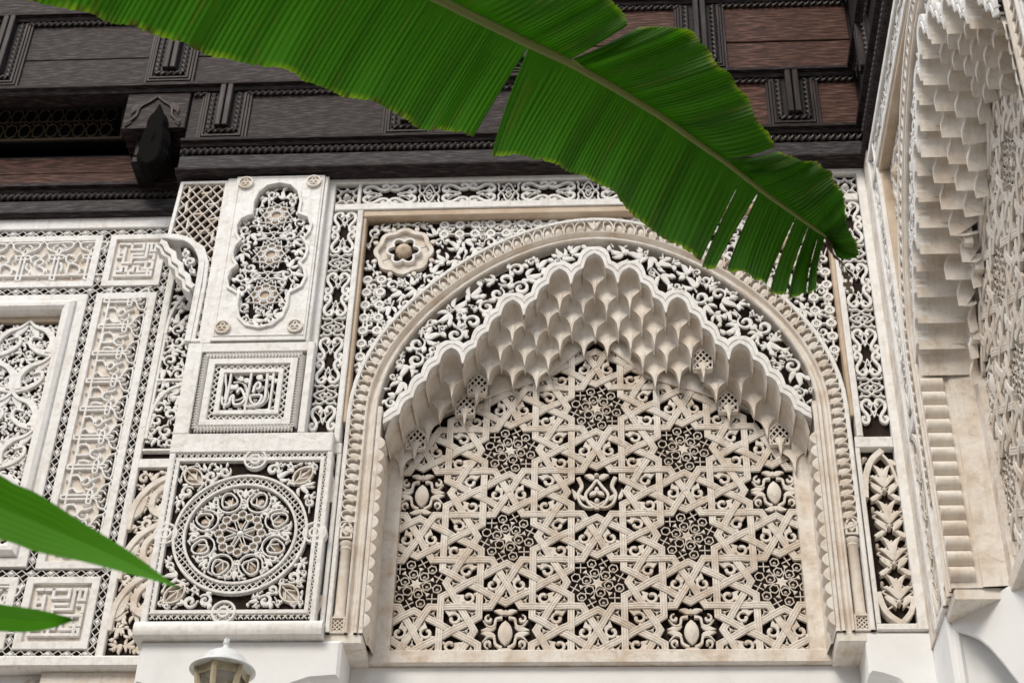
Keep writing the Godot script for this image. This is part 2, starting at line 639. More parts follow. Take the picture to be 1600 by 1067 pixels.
func _ready() -> void:
	# camera
	var cam := Camera3D.new()
	cam.name = "camera"
	cam.transform = Transform3D(Basis(Vector3(0.998046, 0.023902, -0.057729), Vector3(0.015430, 0.801041, 0.598411), Vector3(0.060546, -0.598133, 0.799107)).orthonormalized(), Vector3(0.064, 1.6, 5.537))
	cam.fov = 23.69
	cam.far = 200.0
	cam.near = 0.05
	var opt := CameraAttributesPhysical.new()
	opt.frustum_focal_length = 57.2
	opt.frustum_focus_distance = 5.8
	opt.frustum_near = 0.05
	opt.frustum_far = 200.0
	opt.exposure_aperture = 5.6
	cam.attributes = opt
	cam.fov = 23.69
	add_child(cam)
	# sky and sun: a bright open sky above the court, soft light
	var env := Environment.new()
	env.background_mode = Environment.BG_SKY
	var sky := Sky.new()
	var sm := ProceduralSkyMaterial.new()
	sm.sky_top_color = Color(0.90, 0.93, 0.98)
	sm.sky_horizon_color = Color(0.95, 0.96, 0.98)
	sm.sky_curve = 0.12
	sm.ground_bottom_color = Color(0.35, 0.32, 0.28)
	sm.ground_horizon_color = Color(0.5, 0.47, 0.42)
	sm.sun_angle_max = 1.0
	sky.sky_material = sm
	env.sky = sky
	env.background_energy_multiplier = 1.0
	env.tonemap_mode = Environment.TONE_MAPPER_LINEAR
	env.tonemap_exposure = 1.88
	env.sdfgi_enabled = true
	env.ssao_enabled = true
	env.ssil_enabled = true
	var we := WorldEnvironment.new()
	we.name = "world_environment"
	we.environment = env
	add_child(we)
	var sun := DirectionalLight3D.new()
	sun.name = "sun"
	sun.light_energy = 0.42
	sun.light_color = Color(1.0, 0.965, 0.91)
	sun.light_angular_distance = 24.0
	sun.shadow_enabled = true
	sun.transform = Transform3D(Basis.looking_at(-Vector3(-0.40, 1.0, 1.0).normalized()), Vector3(0, 9, 3))
	add_child(sun)

	rng.seed = 20240
	materials()
	build_ground()
	build_court()
	build_lower_walls()
	build_bays()
	build_pier()
	build_left_wall()
	build_woodwork()
	build_leaves()
	build_lantern()


# ---------------------------------------------------------------- the arched bay
const SPRING := 0.655      # height of the springing of the arch mouldings
const HOOD_X := [0.0, 0.146, 0.266, 0.371, 0.435, 0.592, 0.748, 0.845]
const HOOD_V := [1.459, 1.375, 1.287, 1.175, 1.105, 0.985, 0.785, 0.671]
const SILL_X := [0.0, 0.069, 0.136, 0.215, 0.348, 0.505, 0.635, 0.760, 0.845]
const SILL_V := [1.124, 1.058, 0.993, 0.913, 0.866, 0.804, 0.745, 0.635, 0.58]


func look(x: float, xs: Array, vs: Array) -> float:
	x = absf(x)
	for i in xs.size() - 1:
		if x <= xs[i + 1]:
			return lerpf(vs[i], vs[i + 1], (x - xs[i]) / (xs[i + 1] - xs[i]))
	return vs[vs.size() - 1]


func hood_top(x: float) -> float: return look(x, HOOD_X, HOOD_V)
func hood_sill(x: float) -> float: return look(x, SILL_X, SILL_V)


# the arch line at a nominal radius, from the left foot over the crown to the right foot
func arch_line(r: float, foot: float, n := 40) -> PackedVector2Array:
	var p := PackedVector2Array()
	p.append(Vector2(-r, foot))
	p.append(Vector2(-r, lerpf(foot, SPRING, 0.5)))
	for i in n + 1:
		var a := PI - PI * i / n
		var rr := r * (1.0 - 0.035 * pow(sin(2.0 * a), 2.0) + 0.012 * pow(maxf(sin(a), 0.0), 24.0))
		p.append(Vector2(cos(a) * rr, SPRING + sin(a) * rr))
	p.append(Vector2(r, lerpf(foot, SPRING, 0.5)))
	p.append(Vector2(r, foot))
	return p


func build_bays() -> void:
	var bay := make_bay()
	bay.set_meta("label", "carved white stucco wall with blind arch, star lattice and honeycomb hood, facing the viewer")
	bay.set_meta("group", "arched stucco bays round the court")
	var side := bay.duplicate()
	side.name = numbered("stucco_arch_wall")
	add_child(side)
	side.position = Vector3(1.382, -0.07, 1.5)
	side.rotation.y = -PI / 2
	side.set_meta("label", "carved stucco side wall at right edge, its arch seen at a steep slant")


func make_bay() -> Node3D:
	var o := thing("stucco_arch_wall", "", "wall")
	var up := Vector3(0, Y0, 0)
	bay_ground(o, up)
	tympanum(o, up)
	hood(o, up)
	mouldings(o, up)
	side_lace(o, up)
	spandrels(o, up)
	jambs(o, up)
	return o


func bay_ground(o: Node3D, up: Vector3) -> void:
	for s in [-1.0, 1.0]:
		var b := B.new()
		var p := PackedVector2Array([Vector2(0, 1.95), Vector2(-1.182, 1.95), Vector2(-1.182, -0.313), Vector2(-0.868, -0.313), Vector2(-0.868, 0.66)])
		var n := 14
		for i in n + 1:
			var x := lerpf(0.845, 0.0, float(i) / n)
			p.append(Vector2(-x, hood_top(x) + 0.03))
		b.plate(mapped(p, Vector2.ZERO, -s, 1.0), 0.138, 0.07)
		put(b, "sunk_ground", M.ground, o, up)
	# body of the wall behind everything
	var b2 := B.new()
	b2.box(Vector3(-1.18, -0.313, -0.3), Vector3(1.18, 1.95, -0.085))
	put(b2, "wall_core", M.plaster, o, up)


# ---- star lattice of interlaced straps
const PITCH := 0.70
const RHO := 0.10104
const LEFT := -0.785
const RIGHT := 0.815
const FOOT := -0.290


func lattice_poly() -> PackedVector2Array:
	var p := PackedVector2Array([Vector2(LEFT, FOOT), Vector2(RIGHT, FOOT)])
	for i in 19:
		var x := lerpf(RIGHT, LEFT, i / 18.0)
		p.append(Vector2(x, hood_sill(x) + 0.16))
	return p


func strap(b: B, pts: PackedVector3Array, w: float) -> void:
	var prof := [[-1.0, -0.05], [-1.0, -0.0012], [-0.9, 0.0], [-0.52, 0.0], [-0.42, -0.0026], [-0.30, -0.0002], [0.30, -0.0002], [0.42, -0.0026], [0.52, 0.0], [0.9, 0.0], [1.0, -0.0012], [1.0, -0.05]]
	var rows := []
	var n := pts.size()
	for i in n:
		var q := Vector2(pts[i].x, pts[i].y)
		var a := pts[maxi(i - 1, 0)]; var c := pts[mini(i + 1, n - 1)]
		var d1 := (q - Vector2(a.x, a.y)).normalized()
		var d2 := (Vector2(c.x, c.y) - q).normalized()
		if i == 0: d1 = d2
		if i == n - 1: d2 = d1
		var d := (d1 + d2).normalized()
		var s := Vector2(-d.y, d.x) / maxf(d.dot(d2), 0.42)
		var row := PackedVector3Array()
		for k in prof:
			var z: float = k[1]
			row.append(Vector3(q.x + s.x * w * float(k[0]), q.y + s.y * w * float(k[0]), pts[i].z + maxf(z, -0.013)))
		rows.append(row)
	b.skin(rows)


func tympanum(o: Node3D, up: Vector3) -> void:
	var fl := B.new()
	fl.plate(lattice_poly(), -0.034, -0.06)
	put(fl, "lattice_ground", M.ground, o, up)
	var poly := lattice_poly()
	# star centres: i counts half pitches across, j rows up
	var centres := []
	for j in range(-3, 7):
		for i in range(-4, 5):
			if posmod(i + j, 2) == 0:
				centres.append([Vector2(i * PITCH * 0.5, j * PITCH / (2.0 * sqrt(3.0))), i, j])
	var rn := RHO / sin(PI / 3.0)
	# arms: straight straps between the corners of two stars
	var arms := []
	var nears := []
	for c in centres:
		for m in 6:
			var th := m * PI / 6.0
			var l := PITCH / sqrt(3.0)
			for s in [1.0, -1.0]:
				var e: Vector2 = c[0] + Vector2.from_angle(th if m % 2 == 1 else th + s * PI / 6.0) * l
				var found := false
				for d in centres:
					if d[0].distance_to(e) < 0.01: found = true
				if not found: continue
				if m % 2 == 1 and s > 0.0: nears.append([c[0], e, th])
				var a: Vector2 = c[0] + Vector2.from_angle(th + s * PI / 3.0) * rn
				var b: Vector2 = e + Vector2.from_angle(th + s * (PI * 2.0 / 3.0 if m % 2 == 1 else PI * 4.0 / 3.0)) * rn
				arms.append([a, b, [], c[0], e])
	# crossings
	var over := []
	for i in arms.size():
		for k in range(i + 1, arms.size()):
			var x = Geometry2D.segment_intersects_segment(arms[i][0], arms[i][1], arms[k][0], arms[k][1])
			if x == null: continue
			if x.distance_to(arms[i][0]) < 0.004 or x.distance_to(arms[i][1]) < 0.004: continue
			if x.distance_to(arms[k][0]) < 0.004 or x.distance_to(arms[k][1]) < 0.004: continue
			var id := over.size()
			over.append([i, k, -1])
			arms[i][2].append([x.distance_to(arms[i][0]), id])
			arms[k][2].append([x.distance_to(arms[k][0]), id])
	for a in arms:
		a[2].sort_custom(func(p, q): return p[0] < q[0])
	# each strap goes over and under in turn
	var queue := []
	var done := {}
	for start in arms.size():
		if done.has(start): continue
		queue.append(start)
		while queue.size():
			var i: int = queue.pop_front()
			if done.has(i): continue
			done[i] = true
			var l: Array = arms[i][2]
			var phase := i % 2
			for k in l.size():
				var st: int = over[l[k][1]][2]
				if st >= 0:
					phase = posmod((0 if st == i else 1) - k, 2)
					break
			for k in l.size():
				var x: Array = over[l[k][1]]
				var other: int = x[0] if x[1] == i else x[1]
				if x[2] < 0:
					x[2] = i if posmod(k + phase, 2) == 0 else other
				queue.append(other)
	# one strap piece per star corner: half an arm, the corner, half an arm
	for c in centres:
		for k in 12:
			var phi := k * PI / 6.0
			var corner: Vector2 = c[0] + Vector2.from_angle(phi) * rn
			var halves := []
			for i in arms.size():
				var a: Array = arms[i]
				var rev := false
				if a[0].distance_to(corner) < 0.002 and a[3].distance_to(c[0]) < 0.01: pass
				elif a[1].distance_to(corner) < 0.002 and a[4].distance_to(c[0]) < 0.01: rev = true
				else: continue
				var l: float = a[0].distance_to(a[1])
				var from: Vector2 = a[1] if rev else a[0]
				var d: Vector2 = ((a[0] if rev else a[1]) - from).normalized()
				var pts := PackedVector3Array()
				for q in a[2]:
					var at: float = l - q[0] if rev else q[0]
					if at > l * 0.5 + 0.001: continue
					var z := 0.0 if over[q[1]][2] == i else -0.0045
					for dx in [-0.016, 0.0, 0.016]:
						if at + dx < l * 0.5 and at + dx > 0.006:
							var p: Vector2 = from + d * (at + dx)
							pts.append(Vector3(p.x, p.y, z))
				var lst := []
				for p in pts: lst.append(p)
				lst.sort_custom(func(p, q): return Vector2(p.x, p.y).distance_to(from) < Vector2(q.x, q.y).distance_to(from))
				var m := from + d * l * 0.5
				lst.append(Vector3(m.x, m.y, -0.0015))
				halves.append(lst)
			var line := []
			if halves.size() == 2:
				line = halves[0].duplicate()
				line.reverse()
				line.append(Vector3(corner.x, corner.y, -0.0015))
				line.append_array(halves[1])
			elif halves.size() == 1:
				line = [Vector3(corner.x, corner.y, -0.0015)]
				line.append_array(halves[0])
			else:
				continue
			# keep what lies inside the panel
			var runs := [PackedVector3Array()]
			var zj := jit() * 0.5
			for q in line.size() - 1:
				var a := Vector2(line[q].x, line[q].y); var d := Vector2(line[q + 1].x, line[q + 1].y)
				for bit in Geometry2D.intersect_polyline_with_polygon(PackedVector2Array([a, d]), poly):
					var t0 := a.distance_to(bit[0]) / maxf(a.distance_to(d), 1e-6)
					var t1 := a.distance_to(bit[bit.size() - 1]) / maxf(a.distance_to(d), 1e-6)
					if t0 > t1:
						var sw := t0; t0 = t1; t1 = sw
					var p0: Vector3 = line[q].lerp(line[q + 1], t0) + Vector3(0, 0, zj)
					var p1: Vector3 = line[q].lerp(line[q + 1], t1) + Vector3(0, 0, zj)
					var run: PackedVector3Array = runs[runs.size() - 1]
					if run.size() and run[run.size() - 1].distance_to(p0) > 0.003:
						run = PackedVector3Array()
						runs.append(run)
					if run.is_empty(): run.append(p0)
					if p1.distance_to(run[run.size() - 1]) > 0.0008: run.append(p1)
					runs[runs.size() - 1] = run
			for run in runs:
				if run.size() < 2: continue
				var b := B.new()
				strap(b, run, 0.0132)
				put(b, "strap", M.plaster, o, up)
	# fillings
	var star := rosette_mesh()
	var almond_ := almond_mesh()
	var palmette := palmette_mesh()
	for c in centres:
		var p: Vector2 = c[0]
		if p.x < LEFT - 0.0 or p.x > RIGHT + 0.0 or p.y < FOOT - 0.05: continue
		if p.y > hood_sill(p.x) + 0.05: continue
		var kind := 0
		if (c[2] == 2 or c[2] == -1): kind = 1
		if c[1] == 0 and c[2] == 2: kind = 2
		var mi := put([star, almond_, palmette][kind], ["rosette", "almond_boss", "palmette"][kind], M.plaster, o, up + Vector3(p.x, p.y, 0))
	# comma leaves, two for each pair of near stars
	var comma := comma_mesh()
	for e in nears:
		var m: Vector2 = (e[0] + e[1]) * 0.5
		for s in [1.0, -1.0]:
			var p: Vector2 = m + Vector2.from_angle(e[2] + PI / 2) * 0.050 * s
			if not Geometry2D.is_point_in_polygon(p, poly): continue
			if p.x < LEFT + 0.02 or p.x > RIGHT - 0.02 or p.y < FOOT + 0.01: continue
			var mi := put(comma, "comma_leaf", M.plaster, o, up + Vector3(p.x, p.y, 0))
			mi.rotation.z = e[2] - PI / 2 + rng.randf_range(-0.25, 0.25)
			if s < 0.0: mi.scale = Vector3(-1, 1, 1)
	# small three-cornered chips around every star
	var chips := B.new()
	for c in centres:
		for k in 12:
			var q: Vector2 = c[0] + Vector2.from_angle(k * PI / 6.0) * 0.147
			if not Geometry2D.is_point_in_polygon(q, poly): continue
			var tri := PackedVector2Array()
			for t in 3:
				tri.append(q + Vector2.from_angle(k * PI / 6.0 + t * TAU / 3.0) * 0.011)
			chips.boss(tri, -0.006 + jit(), -0.016, 0.7)
			for t in 3:
				var a := k * PI / 6.0 + t * TAU / 3.0
				chips.rib(PackedVector2Array([q, q + Vector2.from_angle(a) * 0.021]), 0.0036, -0.010, -0.016, false, -1.0, true)
	stuff(put(chips, "chip", M.plaster, o, up))


func rosette_mesh() -> ArrayMesh:
	var b := B.new()
	var zb := -0.026
	# six-pointed star in the middle
	var hs := PackedVector2Array()
	for k in 12:
		hs.append(Vector2.from_angle(k * PI / 6.0 + PI / 12.0) * (0.027 if k % 2 == 0 else 0.0145))
	b.plate(hs, -0.012, zb, 0.001)
	for k in 6:
		var a := k * PI / 3.0 + PI / 4.0
		for r in [0.044, 0.086]:
			var c := Vector2.from_angle(a) * float(r)
			b.rib(circle(c, 0.0178, 6, a), 0.0034, -0.008 + jit() * 0.6, -0.0145, true, -1.0, true)
			if (k * 7 + int(float(r) * 1000)) % 5 != 0:
				b.disc(c, 0.0068, -0.012, -0.024, 8)
		var d := a + PI / 6.0
		# solid triangles between the hexagons
		var tc := Vector2.from_angle(d) * 0.064
		b.plate(PackedVector2Array([tc - Vector2.from_angle(d) * 0.009, tc + Vector2.from_angle(d + 1.0) * 0.012, tc + Vector2.from_angle(d - 1.0) * 0.012]), -0.008, -0.016, 0.001)
		# crossed bars in the six square corners
		var sc := Vector2.from_angle(d) * 0.092
		for q in [0.785, -0.785]:
			b.rib(PackedVector2Array([sc - Vector2.from_angle(d + q) * 0.022, sc + Vector2.from_angle(d + q) * 0.02]), 0.0034, -0.0085 + q * 0.0008, -0.015, false, -1.0, true)
		b.rib(PackedVector2Array([Vector2.from_angle(d) * 0.026, Vector2.from_angle(d) * 0.06]), 0.0032, -0.0095, -0.015, false, -1.0, true)
		b.rib(PackedVector2Array([Vector2.from_angle(a) * 0.06, Vector2.from_angle(a) * 0.072]), 0.0034, -0.009, -0.015, false, -1.0, true)
	# the floor behind stays the dark brown of the lattice ground
	return b.mesh()


func almond_mesh() -> ArrayMesh:
	var b := B.new()
	var zb := -0.026
	b.boss(almond(Vector2(0, -0.005), 0.105, 0.056, PI / 2, 8), -0.004, zb, 0.7)
	for s in [-1.0, 1.0]:
		for u in [-1.0, 1.0]:
			b.rib(spline(flat([0.012 * s, -0.005 + 0.062 * u, 0.035 * s, 0.052 * u, 0.042 * s, 0.025 * u, 0.065 * s, 0.022 * u, 0.085 * s, 0.045 * u]), 4), 0.013, -0.010 + jit(), zb, false, 0.004)
			curl(b, Vector2(0.062 * s, 0.052 * u), 0.019, PI * 0.5 * u, -s * u * 0.8, -0.011 + jit(), zb, 0.4)
			leaf(b, Vector2(0.035 * s, 0.02 * u), Vector2(0.092 * s, 0.006 * u), 0.1 * s * u, 0.02, -0.012 + jit(), zb)
			leaf(b, Vector2(0.0, 0.07 * u), Vector2(0.045 * s, 0.086 * u), -0.22 * s * u, 0.02, -0.010 + jit(), zb)
	for u in [-1.0, 1.0]:
		b.boss(almond(Vector2(0, 0.08 * u), 0.03, 0.018, PI / 2, 5), -0.010, zb, 0.7)
	return b.mesh()


func palmette_mesh() -> ArrayMesh:
	var b := B.new()
	var zb := -0.026
	for s in [-1.0, 1.0]:
		b.rib(spline(flat([0.0, -0.075, 0.03 * s, -0.05, 0.045 * s, -0.01, 0.02 * s, 0.03, 0.0, 0.06]), 5), 0.011, -0.010 + jit(), zb)
		b.rib(spline(flat([0.075 * s, 0.07, 0.06 * s, 0.03, 0.075 * s, -0.01, 0.06 * s, -0.055, 0.02 * s, -0.07, -0.03 * s, -0.04]), 5), 0.017, -0.008 + jit(), zb, false, 0.006)
		leaf(b, Vector2(0.01 * s, 0.06), Vector2(0.05 * s, 0.08), -0.3 * s, 0.022, -0.009 + jit(), zb)
		leaf(b, Vector2(0.0, 0.0), Vector2(0.03 * s, -0.015), -0.2 * s, 0.018, -0.009 + jit(), zb)
		leaf(b, Vector2(0.04 * s, -0.03), Vector2(0.068 * s, -0.005), 0.3 * s, 0.016, -0.012, zb)
		b.disc(Vector2(0.035 * s, 0.078), 0.009, -0.010, zb, 8)
		leaf(b, Vector2(0.085 * s, -0.03), Vector2(0.1 * s, 0.02), 0.2, 0.016, -0.014, zb)
	b.boss(almond(Vector2(0, 0.012), 0.04, 0.02, PI / 2, 5), -0.008, zb, 0.7)
	b.boss(almond(Vector2(0, -0.035), 0.028, 0.02, PI / 2, 4), -0.009, zb, 0.7)
	b.disc(Vector2(0, 0.085), 0.011, -0.009, zb, 8)
	return b.mesh()


func comma_mesh() -> ArrayMesh:
	var b := B.new()
	var zb := -0.022
	# a fat drop-shaped leaf wound round a dark eye
	var p := PackedVector2Array()
	for i in 17:
		var t := i / 16.0
		p.append(Vector2(0, -0.006) + Vector2.from_angle(1.45 - t * 5.6) * 0.0215 * lerpf(1.0, 0.55, t * t))
	b.rib(p, 0.0085, -0.009, zb, false, 0.013)
	b.disc(p[16], 0.008, -0.0085, zb, 8)
	b.plate(PackedVector2Array([Vector2(-0.006, 0.013), Vector2(0.003, 0.046), Vector2(0.012, 0.026), Vector2(0.031, 0.024), Vector2(0.0265, 0.004), Vector2(0.016, -0.002), Vector2(0.015, 0.008)]), -0.0085, zb, 0.001)
	leaf(b, Vector2(-0.016, -0.022), Vector2(-0.030, -0.036), 0.1, 0.012, -0.0095, zb)
	leaf(b, Vector2(0.012, -0.026), Vector2(0.026, -0.038), -0.1, 0.012, -0.0095, zb)
	return b.mesh()


# ---- honeycomb hood
const CW := 0.049
const CV := 0.0815
const CH := 0.104
var cells := {}


func arch_drop(t: float) -> float:
	t = minf(absf(t), 1.0)
	return CH * (0.20 * t + 0.20 * t * t + 0.60 * pow(t, 6.0))


func cell_z(i: int, k: int) -> float:
	var x := i * CW
	var v := 1.459 - CV * k - CV
	var q := clampf((hood_top(x) - v) / (hood_top(x) - hood_sill(x) - 0.03), 0.0, 1.0)
	return 0.180 - 0.160 * q


# the lobed line where the hood meets the face of the wall
func lobes(x: float) -> float:
	var best := -1e9
	for c in cells:
		var t: float = (x - c.x * CW) / CW
		if absf(t) <= 1.0:
			best = maxf(best, 1.459 - CV * c.y - arch_drop(t))
	return best


func hood(o: Node3D, up: Vector3) -> void:
	for k in 12:
		for i in range(-18, 19):
			if posmod(i + k, 2): continue
			var x := i * CW
			var v := 1.459 - CV * k
			if absf(x) > 0.84: continue
			if v > hood_top(x) + 0.012: continue
			if v < hood_sill(x) + lerpf(0.125, 0.015, smoothstep(0.42, 0.74, absf(x))): continue
			cells[Vector2i(i, k)] = true
	var screens := [Vector2(-0.581, 0.844), Vector2(-0.424, 0.906), Vector2(-0.794, 0.70), Vector2(0.419, 0.94), Vector2(0.583, 0.84), Vector2(0.80, 0.70)]
	for c in cells:
		var i: int = c.x
		var k: int = c.y
		var cx := i * CW
		var va := 1.459 - CV * k
		var zp := cell_z(i, k)
		var zl := cell_z(i - 1, k - 1) if cells.has(Vector2i(i - 1, k - 1)) else 0.2
		var zr := cell_z(i + 1, k - 1) if cells.has(Vector2i(i + 1, k - 1)) else 0.2
		zl = maxf(zl, zp + 0.012)
		zr = maxf(zr, zp + 0.012)
		var b := B.new()
		var nx := 14
		var rows := []
		for t in 9:
			var ph := PI * 0.5 * t / 8.0
			var row := PackedVector3Array()
			for s in nx + 1:
				var u := -1.0 + 2.0 * s / nx
				var zf := lerpf(zl, zr, smoothstep(-0.25, 0.25, u))
				var av := va - arch_drop(u)
				var iv := minf(va - CV + CV * 0.42 * (1.0 - pow(absf(u), 1.6)), av)
				# the back of each little vault has a crease down its middle
				var zc := zp - 0.016 * (1.0 - u * u)
				row.append(Vector3(cx + u * CW, lerpf(av, iv, 1.0 - cos(ph)), lerpf(zf, zc, sin(ph))))
			rows.append(row)
		# plain face below the vault, narrowing to the hanging tip
		var ledged := k >= 2 and posmod(i * 5 + k * 3, 7) < 0
		var face := []
		for t in 9:
			var row := PackedVector3Array()
			var f := t / 8.0
			for s in nx + 1:
				var u := -1.0 + 2.0 * s / nx
				var av := va - arch_drop(u)
				var iv := minf(va - CV + CV * 0.42 * (1.0 - pow(absf(u), 1.6)), av)
				var bv := minf(va - CV - arch_drop(1.0 - absf(u)), iv - 0.0005)
				if ledged: bv = maxf(bv, va - CV - 0.046)
				var v := lerpf(iv, bv, f)
				var depth := va - v
				# a hollowed back that comes forward to the hanging tip, with a slim stem on its middle line
				var fall := smoothstep(0.5 * CV, 1.6 * CV, depth)
				var z := lerpf(zp - 0.016 * (1.0 - u * u), zp + 0.010 * (1.0 - absf(u)), fall)
				if depth > CV * (1.12 + 0.05 * ((i * 3 + k) % 3)) and absf(u) < 0.16:
					z += 0.0055
				row.append(Vector3(cx + u * CW, v, z))
			face.append(row)
		b.skin(rows)
		b.skin(face)
		# the arris and underside of the piece
		var low: PackedVector3Array = face[8]
		var lip := PackedVector3Array()
		for p in low:
			# the lowest pieces run back to the wall behind
			var last := not cells.has(Vector2i(i - 1 if p.x < cx else i + 1, k + 1))
			lip.append(Vector3(p.x, p.y + (0.012 if last else 0.004), 0.004 if last else p.z - 0.030))
		b.skin([low, lip])
		var edge: PackedVector3Array = rows[0]
		var rim := PackedVector2Array()
		for p in edge: rim.append(Vector2(p.x, p.y))
		var cell := put(b, "honeycomb_cell", M.plaster, o, up, 0.6)
		if ledged:
			b = B.new()
			var yb := va - CV - 0.046
			b.box(Vector3(cx - 0.040, yb - 0.007, zp - 0.03), Vector3(cx + 0.040, yb + 0.006, zp + 0.016), 0.003)
			put(b, "bracket", M.plaster, cell)
	for q in screens:
		var best := Vector2i.ZERO
		var bd := 1e9
		for c in cells:
			var d := Vector2(c.x * CW, 1.459 - CV * c.y - CV * 0.9).distance_to(q)
			if d < bd:
				bd = d; best = c
		var cx := best.x * CW
		var vc := 1.459 - CV * best.y - CV * 0.90
		var z := cell_z(best.x, best.y) + 0.004
		var fr := PackedVector2Array([Vector2(cx - 0.044, vc + 0.010), Vector2(cx - 0.004, vc + 0.050), Vector2(cx + 0.044, vc + 0.010), Vector2(cx + 0.036, vc - 0.052), Vector2(cx - 0.036, vc - 0.052)])
		var g := B.new()
		g.rib(fr, 0.006, z + 0.001, z - 0.03, true)
		net(g, fr, 0.0255, 0.0055, z + 0.001, z - 0.006, [], 1.3)
		var mi := put(g, "pierced_screen", M.plaster, o, up)
		var g2 := B.new()
		g2.plate(fr, z - 0.007, z - 0.02)
		put(g2, "dark_back", M.ground, mi)
	# plain plaster that closes the hood down to the star panel
	var bk := B.new()
	var poly0 := PackedVector2Array()
	for s in 25:
		var x := lerpf(-0.845, 0.845, s / 24.0)
		poly0.append(Vector2(x, hood_sill(x) + 0.035))
	for s in 25:
		var x := lerpf(0.845, -0.845, s / 24.0)
		poly0.append(Vector2(x, hood_top(x) + 0.01))
	bk.plate(poly0, 0.0055, -0.03, 0.003)
	put(bk, "hood_back", M.plaster, o, up)
	# the lobed white border that frames the hood on the wall face
	var xs := []
	var n := 420
	for s in n + 1:
		xs.append(-0.845 + 1.69 * s / n)
	var e := []
	for x in xs: e.append(maxf(lobes(x), hood_sill(x) + 0.02))
	var grow := func(r: float) -> Array:
		var out := []
		var reach := int(r / (1.69 / n))
		for s in n + 1:
			var best := -1e9
			for d in range(-reach, reach + 1):
				var j: int = clampi(s + d, 0, n)
				var dx := d * 1.69 / n
				best = maxf(best, e[j] + sqrt(maxf(r * r - dx * dx, 0.0)))
			out.append(best)
		return out
	# square-shouldered outer edge
	var block := func(r: float) -> Array:
		var out := []
		var reach := int(r * 0.7 / (1.69 / n))
		for s in n + 1:
			var best := -1e9
			for d in range(-reach, reach + 1):
				best = maxf(best, e[clampi(s + d, 0, n)] + r)
			out.append(best)
		return out
	var e1: Array = grow.call(0.016)
	var e2: Array = block.call(0.020)
	var e3: Array = block.call(0.038)
	var bands := B.new()
	var r0 := PackedVector3Array(); var r1 := PackedVector3Array(); var r2 := PackedVector3Array(); var r3 := PackedVector3Array(); var r4 := PackedVector3Array(); var r5 := PackedVector3Array(); var r6 := PackedVector3Array()
	for s in n + 1:
		r0.append(Vector3(xs[s], e[s] - 0.002, 0.160))
		r1.append(Vector3(xs[s], e[s], 0.2075))
		r2.append(Vector3(xs[s], maxf(e1[s], e[s] + 0.002), 0.209))
		r3.append(Vector3(xs[s], maxf(e2[s], e1[s] + 0.001), 0.198))
		r4.append(Vector3(xs[s], maxf(e2[s], e1[s] + 0.001) + 0.002, 0.206))
		r5.append(Vector3(xs[s], maxf(e3[s], e2[s] + 0.004), 0.206))
		r6.append(Vector3(xs[s], maxf(e3[s], e2[s] + 0.004) + 0.001, 0.12))
	bands.skin([r0, r1, r2, r3, r4, r5, r6])
	put(bands, "lobed_border", M.white, o, up, 0.5)
	# flower scrolls between the lobed border and the arch mouldings
	for s in [-1.0, 1.0]:
		var poly := PackedVector2Array()
		for q in range(0, 22):
			var x := 0.02 + 0.825 * q / 21.0
			var j := int(clampf((x * s + 0.845) / 1.69 * n, 0, n))
			poly.append(Vector2(x * s, e3[j] + 0.004))
		var line := arch_line(0.872, 0.6)
		var back := []
		for p in line:
			if p.x * s > 0.02 and p.y > 0.66 and absf(p.x) < 0.873: back.append(p)
		if s > 0.0: back.reverse()
		back.reverse() if s > 0.0 and back[0].x < back[back.size() - 1].x else null
		if back[0].x * s < back[back.size() - 1].x * s: back.reverse()
		for p in back: poly.append(p)
		var f := B.new()
		scrolls(f, poly, 0.038, 0.008, 0.19, 0.178, [], 0.27, 900)
		stuff(put(f, "flower_scroll", M.white, o, up))


